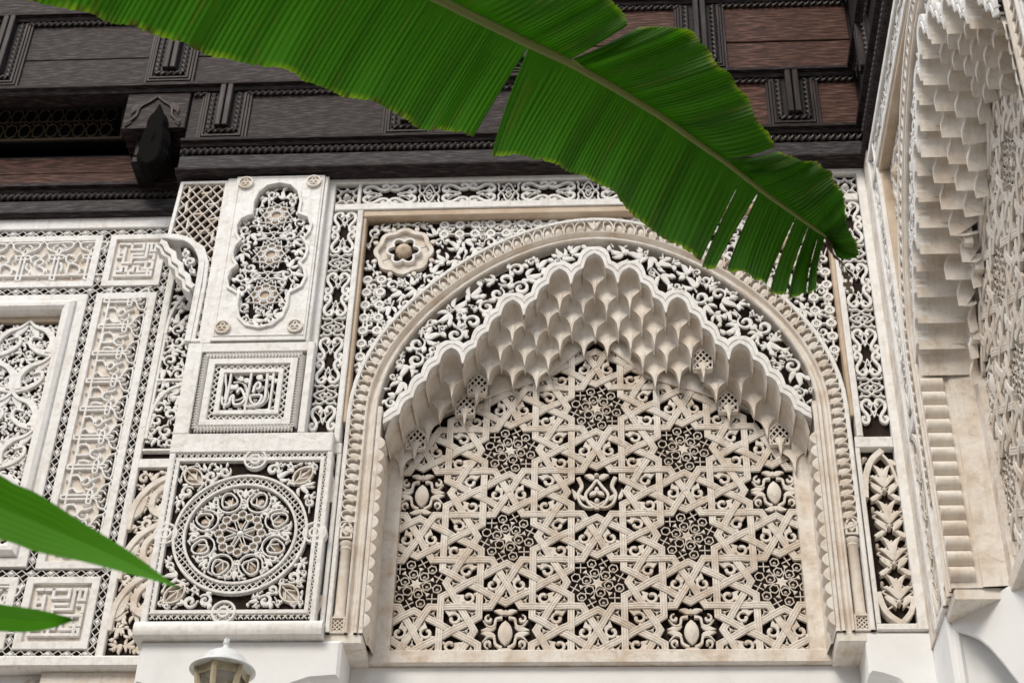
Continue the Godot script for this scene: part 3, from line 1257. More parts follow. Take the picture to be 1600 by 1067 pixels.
# ---- mouldings of the arch
func mouldings(o: Node3D, up: Vector3) -> void:
	var b := B.new()
	b.moulding(arch_line(0.985, -0.313), flat([-0.009, 0.10, -0.009, 0.206, -0.007, 0.209, 0.004, 0.210, 0.008, 0.206, 0.009, 0.19, 0.009, 0.1]))
	put(b, "outer_arch_moulding", M.white, o, up)
	b = B.new()
	b.moulding(arch_line(0.948, 0.09), flat([-0.026, 0.189, -0.012, 0.186, 0.012, 0.186, 0.026, 0.189]))
	put(b, "gadroon_bed", M.plaster, o, up)
	b = B.new()
	b.moulding(arch_line(0.904, -0.313), flat([-0.030, 0.10, -0.030, 0.196, -0.026, 0.203, -0.018, 0.204, -0.012, 0.188, -0.004, 0.183, 0.004, 0.184, 0.009, 0.204, 0.014, 0.207, 0.018, 0.203, 0.019, 0.17]))
	put(b, "inner_arch_moulding", M.plaster, o, up)
	# the row of curled tongues
	b = B.new()
	b.boss(oval(Vector2(0.004, -0.001), 0.0155, 0.0265, -0.42, 12), 0.199, 0.185, 0.5)
	b.rib(spline(flat([-0.018, -0.029, -0.015, -0.012, -0.008, 0.008, 0.004, 0.023, 0.018, 0.0275, 0.029, 0.020, 0.031, 0.004, 0.024, -0.014]), 4), 0.0062, 0.206, 0.184, false, 0.0045)
	var tongue := b.mesh()
	var line := arch_line(0.948, 0.10, 90)
	var total := 0.0
	var seg := []
	for i in line.size() - 1:
		seg.append(total)
		total += line[i].distance_to(line[i + 1])
	seg.append(total)
	var count := 86
	for i in count:
		if absf(i + 0.5 - count * 0.5) < 0.6: continue
		var at := total * (i + 0.5) / count
		var j := 0
		while j < line.size() - 2 and seg[j + 1] < at: j += 1
		var t := (at - float(seg[j])) / (float(seg[j + 1]) - float(seg[j]))
		var p := line[j].lerp(line[j + 1], t)
		var d := (line[j + 1] - line[j]).angle()
		var mi := put(tongue, "gadroon", M.plaster, o, up + Vector3(p.x, p.y, 0))
		mi.rotation.z = d
		if i >= count / 2: mi.scale = Vector3(-1, 1, 1)
	b = B.new()
	var top := Vector2(0, line[line.size() / 2].y)
	leaf(b, top + Vector2(0, -0.02), top + Vector2(-0.03, 0.022), 0.3, 0.02, 0.205, 0.18)
	leaf(b, top + Vector2(0, -0.02), top + Vector2(0.03, 0.022), -0.3, 0.02, 0.206, 0.18)
	leaf(b, top + Vector2(0, -0.024), top + Vector2(0, 0.028), 0.0, 0.018, 0.208, 0.18)
	put(b, "crown_palmette", M.plaster, o, up)
	# slim columns below the curled tongues
	for s in [-1.0, 1.0]:
		var x: float = 0.950 * s
		b = B.new()
		b.lathe(Vector3(x, 0, 0.172), flat([0.023, -0.245, 0.025, -0.235, 0.021, -0.225, 0.021, 0.035, 0.027, 0.045, 0.022, 0.052, 0.029, 0.064, 0.029, 0.075]), 12, 0.0, PI)
		var col := put(b, "colonnette", M.plaster, o, up, 0.7)
		b = B.new()
		b.rib(flat([x - 0.02, 0.085, x + 0.02, 0.085, x + 0.02, 0.12, x, 0.10, x - 0.02, 0.12]), 0.009, 0.204, 0.14, true)
		b.rib(spline(flat([x - 0.018, 0.13, x, 0.155, x + 0.018, 0.13]), 4), 0.008, 0.203, 0.14)
		put(b, "capital", M.plaster, col)
		b = B.new()
		net(b, rect(x - 0.024, -0.305, x + 0.024, -0.25), 0.017, 0.004, 0.196, 0.155)
		frame(b, x - 0.027, -0.312, x + 0.027, -0.246, 0.007, 0.201, 0.14)
		put(b, "foot_block", M.plaster, col)


# ---- borders of carved lace
func lyre(b: B, xf: Transform2D, zt: float, zb: float) -> void:
	var sc := xf.x.length()
	for s in [-1.0, 1.0]:
		var p := flat([0.34 * s, 0.26, 0.20 * s, 0.16, 0.30 * s, 0.04, 0.58 * s, 0.03, 0.86 * s, 0.18, 0.84 * s, 0.40, 0.60 * s, 0.58, 0.44 * s, 0.76, 0.52 * s, 0.94, 0.78 * s, 0.99, 0.95 * s, 0.86, 0.86 * s, 0.74, 0.72 * s, 0.80])
		var q := PackedVector2Array()
		for v in spline(p, 3): q.append(xf * v)
		b.rib(q, 0.26 * sc, zt + jit(), zb, false, 0.22 * sc)
	for s in [-1.0, 1.0]:
		var l := PackedVector2Array([xf * Vector2(-0.98 * s, 0.02), xf * Vector2(0.98 * s, 0.98)])
		b.rib(l, 0.06 * sc, zt - 0.006 + jit(), zb, false, -1.0, true)
		var l2 := PackedVector2Array([xf * Vector2(0, 0.12), xf * Vector2(0.22 * s, 0.42), xf * Vector2(0, 0.72)])
		b.rib(l2, 0.09 * sc, zt - 0.002 + jit(), zb, false, -1.0, true)
		var l3 := PackedVector2Array([xf * Vector2(0.98 * s, 0.30), xf * Vector2(0.55 * s, 0.62), xf * Vector2(0.98 * s, 0.75)])
		b.rib(l3, 0.06 * sc, zt - 0.006 + jit(), zb, false, -1.0, true)


func lotus(b: B, xf: Transform2D, zt: float, zb: float) -> void:
	var sc := xf.x.length()
	for s in [-1.0, 1.0]:
		for u in [0, 1]:
			var f := func(x: float, y: float) -> Vector2: return xf * Vector2(x * s, (y if u == 0 else 1.0 - y))
			b.rib(spline(PackedVector2Array([f.call(0.95, 0.06), f.call(0.7, 0.13), f.call(0.35, 0.10), f.call(0.0, 0.2)]), 4), 0.15 * sc, zt + jit(), zb, false, 0.10 * sc)
			b.rib(spline(PackedVector2Array([f.call(0.95, 0.5), f.call(0.6, 0.36), f.call(0.2, 0.3), f.call(0.0, 0.17)]), 4), 0.13 * sc, zt - 0.001 + jit(), zb, false, 0.10 * sc)
			b.rib(PackedVector2Array([f.call(0.52, 0.5), f.call(0.16, 0.38), f.call(0.0, 0.5)]), 0.07 * sc, zt - 0.004 + jit(), zb, false, -1.0, true)
			b.disc(f.call(0.72, 0.26), 0.10 * sc, zt - 0.003, zb, 7)
	var p := PackedVector2Array()
	for v in almond(Vector2(0, 0.5), 0.22, 0.34, PI / 2, 5): p.append(xf * v)
	b.boss(p, zt + 0.002, zb, 0.7)


# a lace border running from a to d, half as wide as given
func lace(o: Node3D, up: Vector3, a: Vector2, d: Vector2, half: float, unit: float, phase: float, zt: float, zb: float, mat: Material) -> void:
	var dir := (d - a).normalized()
	var side := dir.orthogonal()
	var l := a.distance_to(d)
	var at := -phase * unit
	while at < l:
		for piece in [[0.0, 0.325, 0], [0.335, 0.325, 1], [0.67, 0.32, 2]]:
			var s: float = at + float(piece[0]) * unit
			var h: float = float(piece[1]) * unit
			if s < -0.25 * h or s + h > l + 0.25 * h: continue
			var b := B.new()
			var from := a + dir * s
			var xf := Transform2D(side * half, dir * h, from)
			if piece[2] == 1:
				xf = Transform2D(side * half, -dir * h, from + dir * h)
			if piece[2] == 2: lotus(b, xf, zt, zb)
			else: lyre(b, xf, zt, zb)
			put(b, "lotus" if piece[2] == 2 else "lyre_scroll", mat, o, up)
		at += unit


func star_square(b: B, c: Vector2, h: float, zt: float, zb: float) -> void:
	var p := PackedVector2Array()
	for k in 16:
		p.append(c + Vector2.from_angle(k * PI / 8.0) * h * (0.92 if k % 2 == 0 else 0.62))
	b.rib(p, h * 0.09, zt - 0.004, zb, true, -1.0, true)
	b.disc(c, h * 0.40, zt + 0.004, zb, 12)
	for k in 8:
		var a := k * PI / 4.0
		b.boss(almond(c + Vector2.from_angle(a) * h * 0.78, h * 0.36, h * 0.24, a, 4), zt - 0.001, zb, 0.7)
	for k in 4:
		var a := PI / 4.0 + k * PI / 2.0
		b.rib(PackedVector2Array([c + Vector2.from_angle(a) * h * 0.6, c + Vector2.from_angle(a) * h * 1.38]), h * 0.08, zt - 0.005, zb, false, -1.0, true)


func side_lace(o: Node3D, up: Vector3) -> void:
	# flat bands between the borders
	var b := B.new()
	b.box(Vector3(-1.180, 1.888, 0.1), Vector3(1.180, 1.922, 0.209), 0.003)
	b.box(Vector3(-1.140, 1.733, 0.1), Vector3(1.140, 1.770, 0.207), 0.003)
	for s in [-1.0, 1.0]:
		b.box(Vector3(1.146 * s, -0.313, 0.1), Vector3(1.1815 * s, 1.8875, 0.2085), 0.003)
		b.box(Vector3(1.012 * s, 0.515, 0.1), Vector3(1.036 * s, 1.7325, 0.2070), 0.003)
		b.box(Vector3(1.030 * s, 1.7705, 0.1), Vector3(1.046 * s, 1.8875, 0.2060), 0.003)
		b.box(Vector3(1.001 * s, 0.462, 0.1), Vector3(1.1455 * s, 0.512, 0.2062), 0.003)
		b.box(Vector3(0.999 * s, -0.2865, 0.1), Vector3(1.016 * s, 0.4615, 0.2058), 0.003)
		b.box(Vector3(0.999 * s, -0.313, 0.1), Vector3(1.1455 * s, -0.287, 0.2063), 0.003)
	put(b, "flat_band", M.white, o, up)
	# buff soffit of the spandrel frame
	b = B.new()
	b.box(Vector3(-1.0115, 1.699, 0.1), Vector3(1.0115, 1.7328, 0.199), 0.004)
	for s in [-1.0, 1.0]:
		b.box(Vector3(0.9965 * s, 0.62, 0.1), Vector3(1.0118 * s, 1.6985, 0.192), 0.003)
	put(b, "frame_reveal", M.buff, o, up)
	b = B.new()
	b.box(Vector3(-1.05, 1.77, 0.1), Vector3(1.05, 1.888, 0.178))
	for s in [-1.0, 1.0]:
		b.box(Vector3(1.036 * s, 0.512, 0.1), Vector3(1.146 * s, 1.733, 0.1785))
		b.box(Vector3(1.0463 * s, 1.7705, 0.1), Vector3(1.1458 * s, 1.8874, 0.1775))
		b.box(Vector3(1.0163 * s, -0.2868, 0.1), Vector3(1.1458 * s, 0.4617, 0.168))
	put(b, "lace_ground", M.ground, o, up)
	for s in [-1.0, 1.0]:
		lace(o, up, Vector2(1.091 * s, 1.728), Vector2(1.091 * s, 0.514), 0.052, 0.345, 0.0, 0.198, 0.184, M.white)
		b = B.new()
		star_square(b, Vector2(1.096 * s, 1.829), 0.048, 0.197, 0.155)
		put(b, "corner_star", M.white, o, up)
	lace(o, up, Vector2(-1.02, 1.829), Vector2(1.03, 1.829), 0.056, 0.352, 0.0, 0.1985, 0.1845, M.white)
	for s in [-1.0, 1.0]:
		lower_lace(o, up, s)


# bold leaf panel with a rounded head at the foot of the wall
func lower_lace(o: Node3D, up: Vector3, s: float) -> void:
	var x := 1.092
	var b := B.new()
	b.rib(spline(flat([1.016 * s, 0.24, 1.026 * s, 0.33, 1.055 * s, 0.405, 1.10 * s, 0.45]), 5), 0.024, 0.2055, 0.15)
	b.rib(spline(flat([1.146 * s, 0.29, 1.125 * s, 0.39, 1.085 * s, 0.45]), 5), 0.010, 0.2015, 0.15)
	b.rib(spline(flat([1.018 * s, -0.16, 1.04 * s, -0.24, 1.09 * s, -0.285]), 5), 0.022, 0.2048, 0.15)
	b.rib(spline(flat([1.146 * s, -0.18, 1.128 * s, -0.24, 1.09 * s, -0.285]), 5), 0.020, 0.2042, 0.15)
	b.boss(PackedVector2Array([Vector2(1.022 * s, 0.43), Vector2(1.045 * s, 0.43), Vector2(1.022 * s, 0.40)]), 0.198, 0.155, 0.7)
	put(b, "rounded_frame", M.plaster, o, up)
	for k in 4:
		var v := 0.335 - k * 0.158
		b = B.new()
		for u in [-1.0, 1.0]:
			var f := func(px: float, py: float) -> Vector2: return Vector2((x + px * u) * s, v + py)
			leaf(b, f.call(0.0, -0.045), f.call(0.036, 0.055), 0.28 * -u * s, 0.025, 0.2 + jit(), 0.155)
			leaf(b, f.call(0.0, -0.05), f.call(0.056, 0.004), 0.35 * -u * s, 0.021, 0.199 + jit(), 0.155)
			leaf(b, f.call(0.052, -0.035), f.call(0.012, -0.082), 0.25 * u * s, 0.021, 0.1985 + jit(), 0.155)
			leaf(b, f.call(0.055, 0.05), f.call(0.014, 0.078), 0.2 * u * s, 0.018, 0.1975 + jit(), 0.155)
			b.disc(f.call(0.037, 0.008), 0.0095, 0.193, 0.155, 8)
			b.disc(f.call(0.03, -0.052), 0.008, 0.19, 0.155, 8)
			b.boss(PackedVector2Array([f.call(0.056, 0.034), f.call(0.056, 0.012), f.call(0.044, 0.024)]), 0.196, 0.155, 0.7)
		b.boss(almond(Vector2(x * s, v - 0.056), 0.03, 0.022, PI / 2, 5), 0.2015, 0.155, 0.7)
		b.boss(almond(Vector2(x * s, v + 0.035), 0.026, 0.015, PI / 2, 4), 0.198, 0.155, 0.7)
		put(b, "leaf_group", M.plaster, o, up)
	b = B.new()
	for k in 9:
		var v := 0.36 - k * 0.079
		for u in [-1.0, 1.0]:
			b.rib(PackedVector2Array([Vector2((x - 0.058 * u) * s, v + 0.04), Vector2((x + 0.058 * u) * s, v - 0.04)]), 0.005, 0.191 + jit(), 0.182, false, -1.0, true)
	stuff(put(b, "leaf_tracery", M.plaster, o, up))


# ---- spandrels above the arch
func spandrels(o: Node3D, up: Vector3) -> void:
	var zb := 0.143
	var zt := 0.160
	for s in [-1.0, 1.0]:
		var poly := PackedVector2Array([Vector2(0.0, 1.697), Vector2(-0.995, 1.697), Vector2(-0.995, 0.86)])
		for p in arch_line(0.998, 0.9, 30):
			if p.x < 0.01 and p.y > 0.86: poly.append(p)
		var m := PackedVector2Array()
		for p in poly: m.append(Vector2(-p.x * s, p.y))
		# the big flower
		var c := Vector2(0.826 * s, 1.528)
		var b := B.new()
		b.plate(circle(c, 0.112, 20), 0.146, 0.1)
		var ring := PackedVector2Array()
		for k in 60:
			var a := TAU * k / 60.0
			ring.append(c + Vector2.from_angle(a) * (0.116 + 0.006 * cos(a * 8.0)))
		b.rib(ring, 0.020, 0.166, zb, true)
		for k in 8:
			var a := TAU * (k + 0.5) / 8.0
			b.rib(PackedVector2Array([c + Vector2.from_angle(a) * 0.07, c + Vector2.from_angle(a) * 0.108]), 0.003, 0.149, 0.14, false, -1.0, true)
			leaf(b, c + Vector2.from_angle(a) * 0.122, c + Vector2.from_angle(a) * 0.15, 0.0, 0.02, 0.163, zb)
		var fl := put(b, "flower_disc", M.plaster, o, up)
		b = B.new()
		ring = PackedVector2Array()
		var inner := PackedVector2Array()
		for k in 60:
			var a := TAU * k / 60.0 + 0.3
			var q := absf(cos(a * 3.0))
			ring.append(c + Vector2.from_angle(a) * (0.050 + 0.022 * q))
			inner.append(c + Vector2.from_angle(a) * (0.045 + 0.020 * q))
		b.rib(ring, 0.010, 0.168, 0.14, true)
		put(b, "petal_rim", M.white, fl)
		b = B.new()
		b.plate(inner, 0.1475, 0.14)
		put(b, "petal_ground", M.ground, fl)
		b = B.new()
		var cone := []
		for r in [[0.036, 0.146], [0.036, 0.170], [0.030, 0.178], [0.002, 0.192]]:
			var row := PackedVector3Array()
			for k in 24:
				var w := 1.0 if k % 2 == 0 else 0.9
				var v := c + Vector2.from_angle(TAU * k / 24.0) * float(r[0]) * w
				row.append(Vector3(v.x, v.y, r[1]))
			cone.append(row)
		b.skin(cone, true)
		put(b, "flower_boss", M.buff, fl)
		# rows of linked rings
		var keep := [[c, 0.138]]
		var spots := []
		for k in 9:
			spots.append(Vector2((0.655 - 0.068 * k) * s, 1.676))
			spots.append(Vector2((0.655 - 0.068 * k) * s, 1.624))
		for k in 8:
			spots.append(Vector2(0.972 * s, 1.375 - 0.068 * k))
			spots.append(Vector2(0.912 * s, 1.375 - 0.068 * k))
		var fits := []
		for p in spots:
			if Geometry2D.is_point_in_polygon(p, m) and edge_distance(p, m) > 0.016:
				fits.append(p)
				keep.append([p, 0.021])
		for p in fits:
			b = B.new()
			b.rib(circle(p, 0.0165, 14), 0.0115, zt + jit(), zb, true)
			for k in 2:
				var a := PI / 4.0 + k * PI / 2.0
				b.rib(PackedVector2Array([p - Vector2.from_angle(a) * 0.012, p + Vector2.from_angle(a) * 0.012]), 0.0035, zt - 0.004 + jit(), zb, false, -1.0, true)
			for q in fits:
				if q != p and p.distance_to(q) < 0.075 and (q.x > p.x + 0.01 or q.y > p.y + 0.01):
					b.rib(PackedVector2Array([p + (q - p).normalized() * 0.02, q + (p - q).normalized() * 0.02]), 0.0075, zt - 0.002 + jit(), zb)
			put(b, "linked_ring", M.white, o, up)
		b = B.new()
		scrolls(b, m, 0.030, 0.007, zt, zt - 0.011, keep, 0.27, 1100)
		stuff(put(b, "spandrel_scroll", M.white, o, up))


# ---- sides of the niche
func jambs(o: Node3D, up: Vector3) -> void:
	for s in [-1.0, 1.0]:
		var b := B.new()
		var prof := flat([0.872, 0.196, 0.868, 0.20, 0.858, 0.20, 0.854, 0.196, 0.853, 0.10, 0.846, 0.096, 0.838, 0.012, 0.78, 0.012, 0.778, -0.06])
		var lo := PackedVector3Array(); var hi := PackedVector3Array()
		for p in prof:
			lo.append(Vector3(p.x * s, -0.313, p.y)); hi.append(Vector3(p.x * s, 0.69, minf(p.y, 0.197)))
		b.skin([lo, hi])
		b.box(Vector3(0.790 * s, 0.66, -0.05), Vector3(0.876 * s, 0.78, 0.02))
		var j := put(b, "niche_jamb", M.plaster, o, up)
		b = B.new()
		var rows := []
		for k in 9:
			var a := -1.1 + 2.2 * k / 8.0
			var y := sin(a) * 0.029 / sin(1.1)
			var x := (cos(a) - cos(1.1)) * 0.045
			rows.append(PackedVector3Array([Vector3(0, y, 0.118), Vector3(-x * s, y, 0.122), Vector3(-x * s, y, 0.198), Vector3(-x * 0.9 * s, y, 0.202), Vector3(0, y, 0.203)]))
		b.skin(rows)
		var roll := b.mesh(0.5)
		for k in 14:
			put(roll, "roll", M.plaster, o, up + Vector3(0.8535 * s, -0.262 + k * 0.0595, 0))
	var b2 := B.new()
	b2.box(Vector3(-0.868, -0.345, -0.06), Vector3(0.868, -0.2905, 0.016), 0.004)
	put(b2, "lattice_sill", M.plaster, o, up)
	b2 = B.new()
	for s in [-1.0, 1.0]:
		b2.box(Vector3(0.857 * s, -0.352, -0.06), Vector3(1.02 * s, -0.312, 0.192), 0.004)
		b2.box(Vector3(1.0205 * s, -0.350, -0.06), Vector3(1.18 * s, -0.3125, 0.19), 0.004)
	put(b2, "jamb_foot", M.plaster, o, up)


# ---------------------------------------------------------------- carved pier left of the bay
func half_plates(b: B, x0: float, y0: float, x1: float, y1: float, c: Vector2, half: PackedVector2Array, zt: float, zb: float) -> void:
	# a plate with a symmetrical hole, cut in two along its axis; half runs from the top of the hole to its foot on the right side
	for s in [-1.0, 1.0]:
		var p := PackedVector2Array([Vector2(c.x, y1), Vector2(x1 if s > 0 else x0, y1), Vector2(x1 if s > 0 else x0, y0), Vector2(c.x, y0)])
		for i in half.size():
			var q := half[half.size() - 1 - i]
			p.append(c + Vector2(maxf(q.x, 0.0) * s, q.y))
		b.plate(p, zt, zb)


func eight_star(b: B, c: Vector2, r: float, zt: float, zb: float, cells_: B) -> void:
	for k in 8:
		var a := k * PI / 4.0
		var p := c + Vector2.from_angle(a) * r * 0.66
		b.rib(circle(p, r * 0.30, 6, a), r * 0.062, zt + jit() * 0.5, zb, true, -1.0, true)
		cells_.plate(circle(p, r * 0.27, 6, a), zt - 0.012, zb - 0.01)
		var d := a + PI / 8.0
		b.rib(PackedVector2Array([c + Vector2.from_angle(d) * r * 0.34, c + Vector2.from_angle(d + 0.55) * r * 0.62]), r * 0.055, zt - 0.001 + jit() * 0.5, zb, false, -1.0, true)
		b.rib(PackedVector2Array([c + Vector2.from_angle(d) * r * 0.34, c + Vector2.from_angle(d - 0.55) * r * 0.62]), r * 0.055, zt - 0.0014 + jit() * 0.5, zb, false, -1.0, true)
		for e in [-0.3, 0.3]:
			b.rib(PackedVector2Array([c + Vector2.from_angle(a) * r * 0.95, c + Vector2.from_angle(a + float(e)) * r * 1.32, c + Vector2.from_angle(a + PI / 8.0 * signf(e)) * r * 1.05]), r * 0.055, zt - 0.002 + jit() * 0.5, zb, false, -1.0, true)
	cells_.plate(circle(c, r * 0.33, 8, PI / 8.0), zt - 0.011, zb - 0.01)


func roundel(o: Node3D, up: Vector3, c: Vector2, z: float) -> void:
	var b := B.new()
	b.plate(circle(c, 0.033, 18), z + 0.004, z - 0.01)
	b.rib(circle(c, 0.030, 18), 0.008, z + 0.013, z - 0.01, true)
	for k in 3:
		var a := PI / 2.0 + k * TAU / 3.0
		b.rib(almond(c + Vector2.from_angle(a) * 0.012, 0.024, 0.016, a, 5), 0.0045, z + 0.011 + k * 0.0004, z, true, -1.0, true)
	put(b, "roundel", M.plaster, o, up)


func build_pier() -> void:
	var o := thing("stucco_pier", "white carved stucco pier with lobed panel over calligraphy over round medallion, left of the arch", "pier")
	var up := Vector3(0, Y0, 0)
	var L := -1.675
	var b := B.new()
	b.box(Vector3(L + 0.006, -0.345, -0.25), Vector3(-1.026, 0.452, 0.165))
	b.box(Vector3(L + 0.004, 0.450, -0.25), Vector3(-1.196, 1.905, 0.165))
	put(b, "pier_core", M.white, o, up)
	# flat bands that frame the panels
	b = B.new()
	b.box(Vector3(L, 0.448, 0.15), Vector3(-1.030, 0.538, 0.2455), 0.004)
	b.box(Vector3(L, 0.538, 0.15), Vector3(-1.612, 0.985, 0.2450), 0.003)
	b.box(Vector3(-1.176, 0.538, 0.15), Vector3(-1.1475, 0.985, 0.2449), 0.003)
	b.box(Vector3(-1.612, 0.9385, 0.15), Vector3(-1.1761, 0.985, 0.2444), 0.003)
	b.box(Vector3(-1.628, 0.9851, 0.15), Vector3(-1.586, 1.902, 0.2442), 0.003)
	b.box(Vector3(-1.190, 0.9851, 0.15), Vector3(-1.1745, 1.902, 0.2441), 0.003)
	b.box(Vector3(-1.672, -0.345, 0.15), Vector3(-1.648, 0.447, 0.2446), 0.003)
	b.box(Vector3(-1.046, -0.345, 0.15), Vector3(-1.026, 0.447, 0.2445), 0.003)
	put(b, "flat_band", M.white, o, up)
	b = B.new()
	var sill := flat([-0.346, 0.10, -0.346, 0.238, -0.341, 0.251, -0.328, 0.257, -0.306, 0.257, -0.292, 0.251, -0.284, 0.243, -0.280, 0.2])
	var lo := PackedVector3Array(); var hi := PackedVector3Array()
	for p in sill:
		lo.append(Vector3(-1.69, p.x, p.y)); hi.append(Vector3(-0.995, p.x, p.y))
	b.skin([lo, hi])
	b.skin([PackedVector3Array([hi[0], hi[1], hi[2], hi[3]]), PackedVector3Array([hi[7], hi[6], hi[5], hi[4]])])
	b.skin([PackedVector3Array([lo[0], lo[1], lo[2], lo[3]]), PackedVector3Array([lo[7], lo[6], lo[5], lo[4]])])
	put(b, "rounded_sill", M.white, o, up, 0.6)
	lobed_panel(o, up)
	calligraphy(o, up)
	medallion(o, up)
	corbel_arch(o, up)


func lobed_panel(o: Node3D, up: Vector3) -> void:
	var c := Vector2(-1.389, 1.458)
	var pts := [[0.0, 0.402], [0.055, 0.388], [0.092, 0.345], [0.107, 0.285], [0.104, 0.218], [0.150, 0.196], [0.166, 0.152], [0.160, 0.105], [0.138, 0.070], [0.158, 0.038], [0.163, 0.002], [0.156, -0.036], [0.136, -0.066], [0.160, -0.095], [0.170, -0.142], [0.156, -0.192], [0.106, -0.226], [0.107, -0.290], [0.092, -0.350], [0.055, -0.392], [0.0, -0.406]]
	var half := PackedVector2Array()
	for p in pts: half.append(Vector2(p[0], p[1]))
	var b := B.new()
	half_plates(b, -1.5855, 0.992, -1.1905, 1.902, c, half, 0.252, 0.17)
	var pl := put(b, "lobed_plate", M.white, o, up)
	b = B.new()
	var ring := PackedVector2Array()
	for p in half: ring.append(c + p)
	for i in range(half.size() - 2, 0, -1): ring.append(c + Vector2(-half[i].x, half[i].y))
	b.rib(ring, 0.013, 0.263, 0.19, true)
	frame(b, -1.577, 1.012, -1.199, 1.896, 0.005, 0.2555, 0.24)
	put(b, "lobed_rim", M.white, pl)
	b = B.new()
	b.plate(ring, 0.214, 0.17)
	put(b, "lobed_ground", M.ground, pl)
	b = B.new()
	var tan_ := B.new()
	var keep := []
	for k in 3:
		var q := c + Vector2(0, 0.228 - 0.222 * k)
		eight_star(b, q, 0.062, 0.238, 0.227, tan_)
		keep.append([q, 0.075])
	# knots between the stars
	for k in 2:
		var q := c + Vector2(0, 0.111 - 0.222 * k)
		for s in [-1.0, 1.0]:
			b.rib(spline(flat([q.x, q.y + 0.02, q.x + 0.03 * s, q.y + 0.012, q.x + 0.07 * s, q.y + 0.022, q.x + 0.03 * s, q.y - 0.004, q.x + 0.075 * s, q.y - 0.024, q.x + 0.02 * s, q.y - 0.016, q.x, q.y - 0.028]), 3), 0.006, 0.237 + jit(), 0.228)
			b.boss(almond(q + Vector2(0.045 * s, 0), 0.03, 0.012, 0, 4), 0.236, 0.228, 0.7)
			b.rib(PackedVector2Array([q + Vector2(-0.02 * s, 0.03), q + Vector2(0.02 * s, -0.03)]), 0.004, 0.2355 + jit(), 0.228, false, -1.0, true)
		keep.append([q, 0.05])
	put(b, "star_tracery", M.white, o, up)
	stuff(put(tan_, "star_cell", M.buff, o, up))
	b = B.new()
	scrolls(b, ring, 0.028, 0.009, 0.240, 0.230, keep, 0.28, 900)
	stuff(put(b, "leaf_scroll", M.white, o, up))
	for sx in [-1.0, 1.0]:
		for sy in [-1.0, 1.0]:
			roundel(o, up, c + Vector2(0.152 * sx, 0.402 * sy), 0.252)


